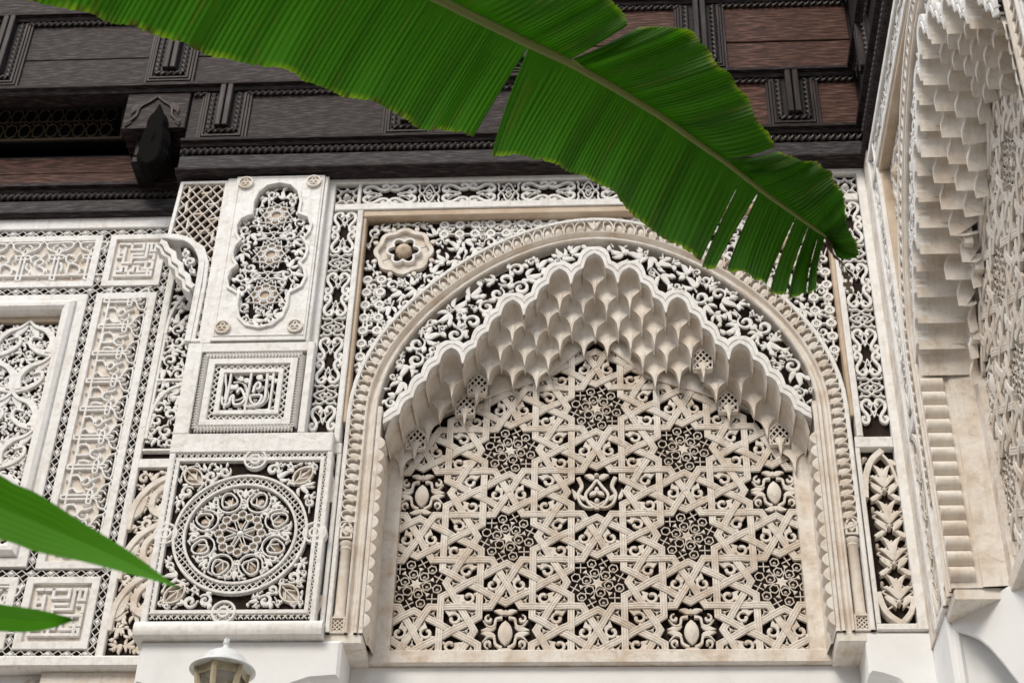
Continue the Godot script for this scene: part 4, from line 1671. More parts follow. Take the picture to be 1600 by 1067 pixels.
func calligraphy(o: Node3D, up: Vector3) -> void:
	var x0 := -1.607; var x1 := -1.180; var y0 := 0.545; var y1 := 0.932
	var b := B.new()
	rope(b, rect(x0 + 0.015, y0 + 0.015, x1 - 0.015, y1 - 0.015), 0.0145, 0.238, 0.0135, 6, true)
	put(b, "rope_border", M.white, o, up)
	b = B.new()
	frame(b, x0 + 0.030, y0 + 0.030, x1 - 0.030, y1 - 0.030, 0.028, 0.2485, 0.19)
	frame(b, x0 + 0.082, y0 + 0.082, x1 - 0.082, y1 - 0.082, 0.020, 0.2475, 0.19)
	put(b, "panel_frame", M.white, o, up)
	b = B.new()
	b.box(Vector3(x0 + 0.03, y0 + 0.03, 0.15), Vector3(x1 - 0.03, y1 - 0.03, 0.221))
	put(b, "panel_ground", M.ground, o, up)
	b = B.new()
	net(b, rect(x0 + 0.056, y0 + 0.056, x1 - 0.056, y1 - 0.056), 0.0262, 0.0040, 0.241, 0.233, [rect(x0 + 0.084, y0 + 0.084, x1 - 0.084, y1 - 0.084)], 1.1)
	stuff(put(b, "net_border", M.white, o, up))
	# letters, drawn in a unit box
	var ox := x0 + 0.100; var oy := y0 + 0.101
	var w := (x1 - x0) - 0.200; var h := (y1 - y0) - 0.202
	var strokes := [
		[[0.90, 0.0, 0.905, 0.45, 0.90, 1.0], 0.030],
		[[0.79, 0.02, 0.80, 0.4, 0.80, 0.66, 0.76, 0.8, 0.66, 0.86, 0.50, 0.885, 0.44, 0.85], 0.034],
		[[0.52, 0.60, 0.56, 0.76, 0.64, 0.83, 0.71, 0.76, 0.735, 0.60, 0.62, 0.585, 0.52, 0.60], 0.030],
		[[0.575, 0.52, 0.59, 0.36, 0.635, 0.26, 0.685, 0.30, 0.675, 0.41, 0.62, 0.42], 0.032],
		[[0.50, 0.0, 0.485, 0.5, 0.47, 0.98], 0.030],
		[[0.285, 0.52, 0.33, 0.41, 0.40, 0.52, 0.44, 0.68, 0.39, 0.80, 0.27, 0.83, 0.235, 0.72, 0.23, 0.60, 0.19, 0.62, 0.165, 0.80, 0.10, 0.84, 0.045, 0.79, 0.03, 0.62], 0.032],
		[[0.13, 0.0, 0.125, 0.45, 0.09, 0.92], 0.028],
		[[0.03, 0.02, 0.05, 0.22, 0.085, 0.42, 0.08, 0.7], 0.026],
	]
	for s in strokes:
		var p := PackedVector2Array()
		for v in spline(flat(s[0]), 4): p.append(Vector2(ox + v.x * w, oy + h - v.y * h))
		b = B.new()
		b.rib(p, float(s[1]) * w * 1.45, 0.2445 + jit(), 0.228, false, float(s[1]) * w * 1.2)
		put(b, "letter_stroke", M.white, o, up)
	b = B.new()
	var at := func(x: float, y: float) -> Vector2: return Vector2(ox + x * w, oy + h - y * h)
	for q in [[0.78, 0.55, 0.36], [0.62, 0.60, 0.26], [0.25, 0.45, 0.22]]:
		b.rib(arc(at.call(q[0], q[1]), float(q[2]) * w * 0.9, -2.6, 1.9, 18), 0.0045, 0.235 + jit(), 0.228, false, -1.0, true)
	for q in [[0.60, 0.06, 0.72, 0.14], [0.70, 0.05, 0.62, 0.17], [0.38, 0.13, 0.50, 0.22], [0.30, 0.08, 0.36, 0.20], [0.20, 0.40, 0.27, 0.27], [0.14, 0.30, 0.24, 0.40], [0.80, 0.12, 0.9, 0.08], [0.93, 0.14, 0.97, 0.25]]:
		leaf(b, at.call(q[0], q[1]), at.call(q[2], q[3]), 0.2, 0.022, 0.241 + jit(), 0.228)
	for q in [[0.22, 0.06], [0.26, 0.12], [0.30, 0.04], [0.72, 0.40], [0.76, 0.36], [0.79, 0.45], [0.20, 0.93], [0.36, 0.92], [0.62, 0.70], [0.67, 0.46], [0.40, 0.30], [0.16, 0.46], [0.83, 0.30], [0.55, 0.95], [0.70, 0.95], [0.96, 0.5], [0.95, 0.7], [0.43, 0.40]]:
		for k in 3:
			b.disc(at.call(q[0], q[1]) + Vector2.from_angle(k * TAU / 3.0 + 0.5) * 0.005, 0.004, 0.238, 0.228, 6)
	stuff(put(b, "leaf_ground", M.white, o, up))


func medallion(o: Node3D, up: Vector3) -> void:
	var x0 := -1.648; var x1 := -1.046; var y0 := -0.272; var y1 := 0.447
	var c := Vector2(-1.349, 0.086)
	var zt := 0.2435
	var b := B.new()
	b.box(Vector3(x0, y0, 0.15), Vector3(x1, y1, 0.2215))
	put(b, "panel_ground", M.ground, o, up)
	var fx := 0.286; var fy := 0.331
	b = B.new()
	b.rib(rect(c.x - fx, c.y - fy, c.x + fx, c.y + fy), 0.0155, zt, 0.21, true)
	put(b, "square_frame", M.white, o, up)
	for r in [0.254, 0.214]:
		b = B.new()
		b.rib(circle(c, r, 56), 0.0105, zt + 0.0012, 0.22, true)
		put(b, "ring", M.white, o, up)
	var loops := [[c + Vector2(0.02, fy), 0], [c + Vector2(fx, 0), 1], [c + Vector2(-0.02, -fy), 2], [c + Vector2(-fx, 0), 3]]
	for l in loops:
		b = B.new()
		b.rib(circle(l[0], 0.042, 26), 0.009, zt + 0.0008, 0.21, true)
		b.rib(circle(l[0], 0.019, 16), 0.009, zt + 0.0006, 0.21, true)
		b.boss(circle(l[0], 0.006, 3, 0.5), zt - 0.003, 0.21, 0.7)
		put(b, "loop", M.white, o, up)
	# net in the outer band and between the rings
	b = B.new()
	var sq := rect(c.x - fx - 0.006, c.y - fy - 0.006, c.x + fx + 0.006, c.y + fy + 0.006)
	net(b, rect(x0 + 0.001, y0 + 0.001, x1 - 0.001, y1 - 0.001), 0.0235, 0.0034, zt - 0.004, 0.230, [sq], 1.1)
	net(b, circle(c, 0.249, 40), 0.0245, 0.0034, zt - 0.004, 0.232, [circle(c, 0.219, 40)], 1.1)
	for l in loops:
		net(b, circle(l[0], 0.038, 20), 0.0205, 0.004, zt - 0.0075, 0.228, [circle(l[0], 0.023, 14)], 1.1)
	stuff(put(b, "net_border", M.white, o, up))
	# corner leaves
	for sx in [-1.0, 1.0]:
		for sy in [-1.0, 1.0]:
			var q := c + Vector2(0.215 * sx, 0.255 * sy)
			b = B.new()
			var turn := atan2(sy, sx)
			b.boss(almond(q, 0.090, 0.056, turn, 5), zt - 0.012, 0.21, 0.6)
			b.rib(almond(q, 0.100, 0.064, turn, 5), 0.007, zt - 0.002, 0.215, true)
			b.rib(PackedVector2Array([q - Vector2.from_angle(turn) * 0.04, q + Vector2.from_angle(turn) * 0.04]), 0.004, zt - 0.004, 0.22, false, -1.0, true)
			for e in [-1.0, 1.0]:
				b.rib(PackedVector2Array([q - Vector2.from_angle(turn) * 0.02, q + Vector2.from_angle(turn + e * 1.2) * 0.025]), 0.0035, zt - 0.0045, 0.22, false, -1.0, true)
			put(b, "corner_leaf", M.plaster, o, up)
			b = B.new()
			var poly := PackedVector2Array([c + Vector2((fx - 0.012) * sx, (fy - 0.012) * sy), c + Vector2(0.062 * sx, (fy - 0.012) * sy)])
			for k in 12:
				var a := lerpf(1.32, 0.27, k / 11.0)
				poly.append(c + Vector2(cos(a) * 0.264 * sx, sin(a) * 0.264 * sy))
			poly.append(c + Vector2((fx - 0.012) * sx, 0.062 * sy))
			scrolls(b, poly, 0.028, 0.007, zt - 0.002, 0.230, [[q, 0.040]], 0.36, 600)
			stuff(put(b, "corner_scroll", M.white, o, up))
	# the round field
	b = B.new()
	var tan_ := B.new()
	for k in 8:
		var a := PI / 8.0 + k * PI / 4.0
		var q := c + Vector2.from_angle(a) * 0.148
		tan_.boss(almond(q, 0.062, 0.046, a, 5), zt - 0.013, 0.21, 0.6)
		var heart := PackedVector2Array()
		for t in 17:
			var w := TAU * t / 16.0
			var rr := 0.030 + 0.008 * cos(w) + 0.004 * cos(3.0 * w)
			heart.append(q + Vector2.from_angle(a + w) * rr)
		b.rib(heart, 0.006, zt - 0.001 + jit(), 0.228)
		for e in [-1.0, 1.0]:
			b.rib(PackedVector2Array([q - Vector2.from_angle(a) * 0.02, q + Vector2.from_angle(a + e * 0.9) * 0.02]), 0.0035, zt - 0.004 + jit(), 0.228, false, -1.0, true)
		b.rib(arc(q, 0.046, a + 1.1, a + TAU - 1.1, 14), 0.006, zt - 0.002 + jit(), 0.228)
		var d := a + PI / 8.0
		leaf(b, c + Vector2.from_angle(d) * 0.155, c + Vector2.from_angle(d) * 0.198, 0.0, 0.018, zt - 0.003, 0.228)
		b.disc(c + Vector2.from_angle(d) * 0.128, 0.010, zt - 0.004, 0.228, 8)
		for e in [-1.0, 1.0]:
			curl(b, c + Vector2.from_angle(d + e * 0.13) * 0.178, 0.017, d + PI, e * 0.9, zt - 0.002 + jit(), 0.228, 0.36)
	# sixteen-celled star in the centre
	for k in 16:
		var a := k * PI / 8.0
		var q := c + Vector2.from_angle(a) * (0.082 if k % 2 == 0 else 0.074)
		b.rib(circle(q, 0.0165, 6, a), 0.0038, zt - 0.002 + jit() * 0.6, 0.228, true, -1.0, true)
		tan_.plate(circle(q, 0.0145, 6, a), zt - 0.017, 0.21)
	for k in 8:
		var a := k * PI / 4.0
		b.rib(PackedVector2Array([c + Vector2.from_angle(a) * 0.016, c + Vector2.from_angle(a + 0.3) * 0.058]), 0.0034, zt - 0.003 + jit() * 0.6, 0.228, false, -1.0, true)
		b.rib(PackedVector2Array([c + Vector2.from_angle(a) * 0.016, c + Vector2.from_angle(a - 0.3) * 0.058]), 0.0034, zt - 0.0036 + jit() * 0.6, 0.228, false, -1.0, true)
		if k % 3 != 1: tan_.plate(circle(c + Vector2.from_angle(a + 0.2) * 0.044, 0.011, 6, a), zt - 0.018, 0.21)
	b.disc(c, 0.014, zt - 0.001, 0.228, 10)
	put(b, "round_tracery", M.white, o, up)
	b = B.new()
	var keep := [[c, 0.102]]
	for k in 8:
		keep.append([c + Vector2.from_angle(PI / 8.0 + k * PI / 4.0) * 0.148, 0.041])
		keep.append([c + Vector2.from_angle(PI / 4.0 + k * PI / 4.0) * 0.176, 0.020])
	scrolls(b, circle(c, 0.202, 40), 0.020, 0.0055, zt - 0.0035, 0.230, keep, 0.4, 1500)
	stuff(put(b, "round_scroll", M.white, o, up))
	stuff(put(tan_, "buff_cell", M.buff, o, up))


# the pierced spandrel and scalloped corbel arch that spring from the pier to the left
func corbel_arch(o: Node3D, up: Vector3) -> void:
	var poly := flat([-1.835, 1.885, -1.632, 1.885, -1.632, 1.005, -1.662, 1.005, -1.655, 1.30, -1.66, 1.42, -1.69, 1.505, -1.75, 1.548, -1.85, 1.565])
	var b := B.new()
	b.rib(poly, 0.016, 0.2405, 0.10, true)
	put(b, "spandrel_frame", M.white, o, up)
	b = B.new()
	b.plate(poly, 0.211, 0.12)
	put(b, "spandrel_ground", M.ground, o, up)
	b = B.new()
	net(b, poly, 0.046, 0.0050, 0.233, 0.222, [], 1.25)
	var k := 0
	for q in [[-1.80, 1.84], [-1.72, 1.83], [-1.68, 1.77], [-1.80, 1.75], [-1.74, 1.71], [-1.67, 1.68], [-1.78, 1.65], [-1.70, 1.61], [-1.80, 1.61], [-1.66, 1.57]]:
		var v := Vector2(q[0], q[1])
		b.rib(PackedVector2Array([v - Vector2(0.022, 0.004 * (k % 3)), v + Vector2(0.022, 0.004 * (k % 2))]) if k % 3 else PackedVector2Array([v - Vector2(0, 0.03), v + Vector2(0, 0.03)]), 0.0085, 0.2315 + jit(), 0.208)
		k += 1
	put(b, "zigzag_lattice", M.plaster, o, up)
	b = B.new()
	b.rib(spline(flat([-1.878, 1.574, -1.80, 1.566, -1.735, 1.530, -1.690, 1.450, -1.680, 1.34, -1.684, 1.00]), 6), 0.026, 0.2425, 0.10)
	put(b, "corbel_arch_band", M.white, o, up)
	# the stepped inner edge
	b = B.new()
	var steps := flat([-1.882, 1.545, -1.862, 1.535, -1.845, 1.500, -1.815, 1.478, -1.805, 1.440, -1.775, 1.415, -1.765, 1.375, -1.735, 1.350, -1.725, 1.31, -1.70, 1.29])
	b.rib(steps, 0.024, 0.2395, 0.17)
	var low := PackedVector2Array()
	for p in steps: low.append(p + Vector2(-0.018, -0.016))
	b.rib(low, 0.014, 0.228, 0.15)
	put(b, "stepped_edge", M.white, o, up)
	b = B.new()
	var tri := flat([-1.80, 1.538, -1.745, 1.508, -1.708, 1.44, -1.70, 1.34, -1.735, 1.375, -1.77, 1.44])
	b.plate(tri, 0.206, 0.15)
	put(b, "corbel_ground", M.ground, o, up)
	b = B.new()
	scrolls(b, tri, 0.03, 0.009, 0.232, 0.212, [], 0.34, 200)
	put(b, "corbel_scroll", M.white, o, up)


# ---------------------------------------------------------------- recessed wall at the far left
func diamonds(b: B, d: B, a: Vector2, e: Vector2, wid: float, zt: float, zb: float) -> void:
	# a strip of crossed bars whose alternate lozenges are filled
	var dir := (e - a).normalized()
	var side := dir.orthogonal()
	var l := a.distance_to(e)
	var step := wid * 1.22
	var n := int(round(l / step))
	step = l / n
	for k in n:
		var p := a + dir * step * k
		for s in [1.0, -1.0]:
			b.rib(PackedVector2Array([p - side * wid * 0.5 * s, p + dir * step + side * wid * 0.5 * s]), wid * 0.085, zt - 0.003 + 0.001 * s + jit() * 0.4, zb, false, -1.0, true)
		if k % 2 == 0:
			var c := p + dir * step
			if k < n - 1:
				d.boss(PackedVector2Array([c - dir * step * 0.34, c + side * wid * 0.29, c + dir * step * 0.34, c - side * wid * 0.29]), zt + 0.001, zb, 0.75)


func script_unit(b: B, f: Callable, kind: int, w: float, zt: float, zb: float) -> void:
	var go := func(a: Array, ww: float, tent := false) -> void:
		var p := PackedVector2Array()
		for v in spline(flat(a), 4): p.append(f.call(v.x, v.y))
		b.rib(p, ww * w, zt + jit(), zb, false, -1.0, tent)
	var straight := func(a: Array, ww: float) -> void:
		var p := PackedVector2Array()
		for v in flat(a): p.append(f.call(v.x, v.y))
		b.rib(p, ww * w, zt + jit(), zb)
	# the tall pair, its knot and the baseline
	straight.call([0.04, -0.045, 0.62, -0.045], 0.045)
	straight.call([0.04, 0.075, 0.62, 0.075], 0.045)
	straight.call([0.04, -0.06, 0.04, 0.09], 0.04)
	straight.call([0.15, -0.5, 0.15, 0.5], 0.042)
	go.call([0.56, -0.15, 0.60, -0.20, 0.645, -0.15, 0.645, 0.18, 0.60, 0.23, 0.56, 0.18, 0.56, -0.15], 0.036)
	# the arcade along the edge
	for s in [-1.0, 1.0]:
		go.call([0.63, 0.02, 0.74, 0.10 * s, 0.78, 0.24 * s, 0.84, 0.36 * s, 0.93, 0.40 * s, 0.97, 0.30 * s, 0.97, 0.0], 0.036)
		go.call([0.66, 0.0, 0.76, 0.05 * s, 0.84, 0.0], 0.026)
		go.call([0.80, 0.16 * s, 0.86, 0.18 * s, 0.92, 0.06 * s], 0.028)
		straight.call([0.93, 0.40 * s, 1.0, 0.5 * s], 0.03)
		b.boss(almond(f.call(0.88, 0.26 * s), w * 0.07, w * 0.04, 0.6 * s, 4), zt - 0.001, zb, 0.7)
	if kind % 2 == 0:
		go.call([0.15, 0.32, 0.28, 0.30, 0.36, 0.42, 0.40, 0.56, 0.48, 0.62, 0.55, 0.50, 0.50, 0.38, 0.42, 0.44, 0.40, 0.56], 0.042)
		go.call([0.54, 0.52, 0.64, 0.42, 0.72, 0.36], 0.034)
		go.call([0.48, 0.74, 0.58, 0.78, 0.66, 0.66, 0.62, 0.56], 0.036)
		go.call([0.15, 0.80, 0.24, 0.72, 0.34, 0.86, 0.46, 0.84], 0.038)
	else:
		go.call([0.15, 0.62, 0.36, 0.62, 0.44, 0.56, 0.36, 0.30, 0.22, 0.26, 0.17, 0.36, 0.18, 0.58], 0.042)
		go.call([0.40, 0.60, 0.50, 0.44, 0.60, 0.42, 0.70, 0.34], 0.038)
		go.call([0.42, 0.60, 0.54, 0.74, 0.66, 0.70, 0.62, 0.56], 0.038)
		b.boss(oval(f.call(0.52, 0.58), w * 0.06, w * 0.035), zt - 0.001, zb, 0.7)
		go.call([0.24, 0.82, 0.34, 0.80, 0.46, 0.86], 0.05)
	b.boss(almond(f.call(0.07, 0.45), w * 0.08, w * 0.05, 1.2, 4), zt - 0.001, zb, 0.7)
	b.boss(oval(f.call(0.30, 0.20), w * 0.035, w * 0.03), zt - 0.001, zb, 0.7)
	b.boss(oval(f.call(0.52, 0.27), w * 0.03, w * 0.03), zt - 0.001, zb, 0.7)


func kufic(o: Node3D, up: Vector3, x0: float, y0: float, x1: float, y1: float, z: float) -> void:
	var b := B.new()
	frame(b, x0, y0, x1, y1, 0.030, z + 0.002, z - 0.05)
	put(b, "square_frame", M.white, o, up)
	b = B.new()
	b.box(Vector3(x0 + 0.02, y0 + 0.02, z - 0.06), Vector3(x1 - 0.02, y1 - 0.02, z - 0.014))
	put(b, "script_ground", M.plaster, o, up)
	var f := func(u: float, v: float) -> Vector2: return Vector2(lerpf(x0 + 0.042, x1 - 0.042, u), lerpf(y1 - 0.042, y0 + 0.042, v))
	var segs := [
		[0.05, 0.06, 0.14, 0.06], [0.21, 0.06, 0.29, 0.06],
		[0.36, 0.06, 0.66, 0.06, 0.66, 0.22, 0.36, 0.22, 0.36, 0.06], [0.76, 0.06, 0.97, 0.06, 0.97, 0.26, 0.86, 0.26],
		[0.76, 0.06, 0.76, 0.44, 0.40, 0.44], [0.86, 0.06, 0.86, 0.26],
		[0.05, 0.22, 0.05, 0.42, 0.20, 0.42], [0.05, 0.30, 0.20, 0.30], [0.20, 0.18, 0.20, 0.58, 0.40, 0.58, 0.40, 0.34, 0.66, 0.34],
		[0.86, 0.36, 0.97, 0.36, 0.97, 0.48], [0.52, 0.56, 0.97, 0.56], [0.80, 0.56, 0.80, 0.74, 0.97, 0.74, 0.97, 0.56],
		[0.05, 0.68, 0.05, 0.92, 0.97, 0.92, 0.97, 0.82, 0.62, 0.82, 0.62, 0.68], [0.05, 0.80, 0.20, 0.80, 0.20, 0.68, 0.32, 0.68, 0.32, 0.80, 0.50, 0.80, 0.50, 0.68, 0.62, 0.68], [0.88, 0.74, 0.88, 0.92], [0.40, 0.80, 0.40, 0.92],
	]
	for s in segs:
		b = B.new()
		var p := PackedVector2Array()
		for v in flat(s): p.append(f.call(v.x, v.y))
		# square ends
		p[0] += (p[0] - p[1]).normalized() * 0.006
		p[p.size() - 1] += (p[p.size() - 1] - p[p.size() - 2]).normalized() * 0.006
		b.rib(p, 0.0125, z + jit(), z - 0.05)
		put(b, "square_letter", M.white, o, up)


func build_left_wall() -> void:
	var o := thing("stucco_wall", "recessed white stucco wall at far left covered with script bands and lozenge strips", "wall")
	var up := Vector3(0, Y0, 0)
	var z := 0.03
	var g := -0.004
	var b := B.new()
	b.box(Vector3(-3.3, -0.365, -0.4), Vector3(-1.5, 1.875, -0.07))
	put(b, "wall_core", M.plaster, o, up)
	b = B.new()
	for q in [[-3.25, -0.33, -1.6, 0.14], [-3.25, 1.35, -1.6, 1.82], [-2.31, 0.139, -1.6, 1.351]]:
		b.box(Vector3(q[0], q[1], -0.06), Vector3(q[2], q[3], g + 0.008 + q[1] * 0.0005))
	put(b, "sunk_ground", M.ground, o, up)
	b = B.new()
	b.box(Vector3(-3.3, 1.806, -0.05), Vector3(-1.62, 1.872, z + 0.004), 0.004)
	b.box(Vector3(-3.3, -0.372, -0.05), Vector3(-1.62, -0.323, z + 0.022), 0.008)
	b.box(Vector3(-1.893, -0.3235, -0.05), Vector3(-1.863, 1.8055, z + 0.001), 0.003)
	put(b, "flat_band", M.white, o, up)
	# lozenge strips
	var strips := [[-3.2, 1.787, -1.895, 1.787, 0.034], [-3.2, 1.450, -1.895, 1.450, 0.034], [-3.2, 0.037, -1.895, 0.037, 0.032], [-3.2, -0.306, -1.895, -0.306, 0.030], [-2.2085, 1.470, -2.2085, 1.768, 0.034], [-2.2165, 0.055, -2.2165, 1.432, 0.034], [-1.910, -0.29, -1.910, 1.768, 0.032], [-2.236, -0.288, -2.236, 0.020, 0.032]]
	for s in strips:
		b = B.new()
		var d := B.new()
		diamonds(b, d, Vector2(s[0], s[1]), Vector2(s[2], s[3]), s[4], z - 0.002, z - 0.010)
		var bed := B.new()
		var hw: float = float(s[4]) * 0.55
		if s[1] == s[3]: bed.box(Vector3(s[0], s[1] - hw, -0.05), Vector3(s[2], s[1] + hw, z - 0.0155 + jit() * 0.5))
		else: bed.box(Vector3(s[0] - hw, s[1], -0.05), Vector3(s[0] + hw, s[3], z - 0.0165 + jit() * 0.5))
		var st := put(b, "lozenge_strip", M.white, o, up)
		put(d, "lozenges", M.white, st)
		put(bed, "strip_ground", M.ground, st)
	kufic(o, up, -2.190, 1.470, -1.928, 1.768, z)
	kufic(o, up, -2.219, -0.288, -1.928, 0.020, z)
	# script down the column
	b = B.new()
	frame(b, -2.198, 0.055, -1.928, 1.431, 0.032, z + 0.002, -0.03)
	frame(b, -3.25, 1.470, -2.2265, 1.768, 0.032, z + 0.0015, -0.03)
	frame(b, -3.25, -0.288, -2.253, 0.020, 0.032, z + 0.0015, -0.03)
	put(b, "script_frame", M.white, o, up)
	b = B.new()
	b.box(Vector3(-2.185, 0.07, -0.05), Vector3(-1.94, 1.42, z - 0.015))
	b.box(Vector3(-3.25, 1.48, -0.05), Vector3(-2.24, 1.755, z - 0.0155))
	b.box(Vector3(-3.25, -0.27, -0.05), Vector3(-2.265, 0.008, z - 0.0152))
	put(b, "script_ground", M.plaster, o, up)
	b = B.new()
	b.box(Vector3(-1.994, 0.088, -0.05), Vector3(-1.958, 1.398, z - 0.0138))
	put(b, "knot_shade_strip", M.ground, o, up)  # dark strip laid in as the shade behind the script knots
	for k in 9:
		b = B.new()
		var v0 := 1.392 - 0.144 * k
		var f := func(x: float, y: float) -> Vector2: return Vector2(-2.166 + x * 0.207, v0 - y * 0.144)
		script_unit(b, f, k, 0.207, z + 0.001, z - 0.03)
		put(b, "script_group", M.white, o, up)
	for k in 6:
		b = B.new()
		var u0 := -2.262 - 0.155 * k
		var f := func(x: float, y: float) -> Vector2: return Vector2(u0 - y * 0.155, 1.503 + x * 0.232)
		script_unit(b, f, k + 1, 0.22, z + 0.001, z - 0.03)
		put(b, "script_group", M.white, o, up)
	for k in 3:
		b = B.new()
		var u0 := -2.30 - 0.155 * k
		var f := func(x: float, y: float) -> Vector2: return Vector2(u0 - y * 0.155, -0.255 + x * 0.24)
		script_unit(b, f, k, 0.22, z + 0.001, z - 0.03)
		put(b, "script_group", M.white, o, up)
	# the large field with the round-edged frame
	var fr := B.new()
	fr.rib(rect(-3.4, 0.085, -2.256, 1.405), 0.042, z + 0.003, -0.03, true)
	fr.moulding(PackedVector2Array([Vector2(-3.45, 0.135), Vector2(-2.306, 0.135), Vector2(-2.306, 1.356), Vector2(-3.45, 1.356)]), flat([-0.030, -0.06, -0.030, 0.0, -0.024, 0.022, -0.008, 0.034, 0.010, 0.034, 0.024, 0.022, 0.030, 0.0, 0.030, -0.06]), false, z - 0.006)
	put(fr, "rounded_frame", M.white, o, up, 0.5)
	b = B.new()
	b.box(Vector3(-3.4, 0.15, -0.20), Vector3(-2.32, 1.34, -0.022))
	put(b, "field_ground", M.ground, o, up)
	b = B.new()
	for pl in [[-2.337, 0.165, -2.332, 1.326]]:
		b.box(Vector3(pl[0], pl[1], -0.1), Vector3(pl[2], pl[3], z - 0.01))
	b.box(Vector3(-3.4, 1.300, -0.1), Vector3(-2.337, 1.328, 0.0))
	put(b, "field_reveal", M.buff, o, up)
	# interlaced leafy ogees
	for j in 7:
		for i in 4:
			var c := Vector2(-2.48 - 0.27 * i + (0.135 if j % 2 else 0.0), 1.29 - 0.19 * j)
			for s in [-1.0, 1.0]:
				b = B.new()
				var clip := rect(-3.4, 0.16, -2.34, 1.30)
				# sickle leaves that rise, cross and curl back on themselves
				var p := spline(PackedVector2Array([c + Vector2(-0.015 * s, 0.03), c + Vector2(0.03 * s, -0.02), c + Vector2(0.085 * s, -0.045), c + Vector2(0.125 * s, -0.10), c + Vector2(0.118 * s, -0.165)]), 5)
				for bit in Geometry2D.intersect_polyline_with_polygon(p, clip):
					b.rib(bit, 0.010, 0.008 + jit() * 2.0, -0.012, false, 0.036)
				var q := spline(PackedVector2Array([c + Vector2(0.13 * s, -0.17), c + Vector2(0.07 * s, -0.155), c + Vector2(0.025 * s, -0.115), c + Vector2(0.03 * s, -0.075), c + Vector2(0.07 * s, -0.085)]), 5)
				for bit in Geometry2D.intersect_polyline_with_polygon(q, clip):
					b.rib(bit, 0.026, 0.004 + jit() * 2.0, -0.012, false, 0.008)
				if c.x + 0.1 * s < -2.36:
					leaf(b, c + Vector2(0.0, -0.01), c + Vector2(0.05 * s, -0.085), -0.25 * s, 0.030, 0.002, -0.012)
					b.disc(c + Vector2(0.085 * s, -0.115), 0.008, 0.0, -0.012, 6)
				put(b, "ogee_leaf", M.white, o, up)
	b = B.new()
	scrolls(b, rect(-3.0, 0.17, -2.345, 1.29), 0.020, 0.006, -0.004, -0.013, [], 0.32, 2200)
	stuff(put(b, "field_scroll", M.white, o, up))
	# tall lace strip beside the pier
	b = B.new()
	scrolls(b, rect(-1.860, 0.62, -1.62, 1.52), 0.032, 0.008, z - 0.002, z - 0.012, [], 0.29, 1200)
	stuff(put(b, "tall_scroll", M.white, o, up))
	b = B.new()
	b.rib(flat([-1.855, 0.66, -1.855, 1.22]), 0.010, z + 0.001, z - 0.03)
	b.rib(flat([-1.86, 0.955, -1.62, 0.955]), 0.012, z + 0.002, z - 0.03)
	b.rib(spline(flat([-1.855, 0.66, -1.850, 0.80, -1.80, 0.90, -1.70, 0.945]), 5), 0.013, z + 0.003, z - 0.03)
	b.rib(spline(flat([-1.855, 1.20, -1.845, 1.32, -1.79, 1.42, -1.70, 1.47]), 5), 0.013, z + 0.003, z - 0.03)
	b.box(Vector3(-1.863, 0.52, -0.05), Vector3(-1.6, 0.56, z))
	b.rib(flat([-1.86, 0.605, -1.6, 0.605]), 0.012, z - 0.001, z - 0.03)
	put(b, "strip_frame", M.white, o, up)
	b = B.new()
	for k in 3:
		var v := 0.40 - 0.22 * k
		for s in [0, 1]:
			b.rib(spline(flat([-1.86, v - 0.17, -1.85, v - 0.06, -1.80, v + 0.03, -1.72, v + 0.08, -1.66, v + 0.085]), 5) if s == 0 else spline(flat([-1.70, v + 0.05, -1.77, v - 0.0, -1.775, v - 0.08, -1.70, v - 0.115, -1.66, v - 0.10]), 5), 0.024, z + jit(), z - 0.03)
		leaf(b, Vector2(-1.85, v - 0.12), Vector2(-1.80, v - 0.01), -0.15, 0.05, z - 0.006, z - 0.03)
		leaf(b, Vector2(-1.76, v - 0.10), Vector2(-1.69, v + 0.01), 0.15, 0.05, z - 0.008, z - 0.03)
		b.rib(PackedVector2Array([Vector2(-1.86, v - 0.03), Vector2(-1.66, v - 0.12)]), 0.006, z - 0.006, z - 0.03, false, -1.0, true)
	put(b, "broad_leaf", M.plaster, o, up)
	b = B.new()
	scrolls(b, rect(-1.860, -0.31, -1.62, 0.51), 0.026, 0.009, z - 0.010, z - 0.022, [], 0.36, 500)
	stuff(put(b, "strip_scroll", M.plaster, o, up))


# ---------------------------------------------------------------- carved cedar
# a post with its rope, in a frieze drawn on the wall plane
func frieze_post(o: Node3D, at: Vector3, x: float, y0: float, y1: float, z: float) -> void:
	var b := B.new()
	b.box(Vector3(x - 0.030, y0 + 0.075, z - 0.02), Vector3(x - 0.003, y1 + 0.02, z + 0.045), 0.004)
	b.box(Vector3(x + 0.003, y0 + 0.075, z - 0.02), Vector3(x + 0.030, y1 + 0.02, z + 0.0455), 0.004)
	var post := put(b, "post", M.wood_up, o, at)
	b = B.new()
	for k in 3:
		var w: float = 0.112 - 0.013 * k
		b.rib(PackedVector2Array([Vector2(x - w, y1 - 0.02 - 0.004 * k), Vector2(x - w, y0 + 0.010 + 0.013 * k), Vector2(x + w, y0 + 0.010 + 0.013 * k), Vector2(x + w, y1 - 0.02 - 0.004 * k)]), 0.0115, z + 0.008 + 0.005 * k, z - 0.02)
	put(b, "stepped_frame", M.wood_up, post)
	b = B.new()
	b.box(Vector3(x - 0.080, y0 + 0.042, z - 0.02), Vector3(x + 0.080, y1 - 0.012, z + 0.010), 0.002)
	put(b, "post_ground", M.wood_dark, post)


func rope_line(o: Node3D, at: Vector3, p: PackedVector2Array, z: float, r := 0.0125) -> void:
	var b := B.new()
	rope(b, p, r, z, 0.030, 6)
	put(b, "rope_moulding", M.wood_rope, o, at, 0.8)


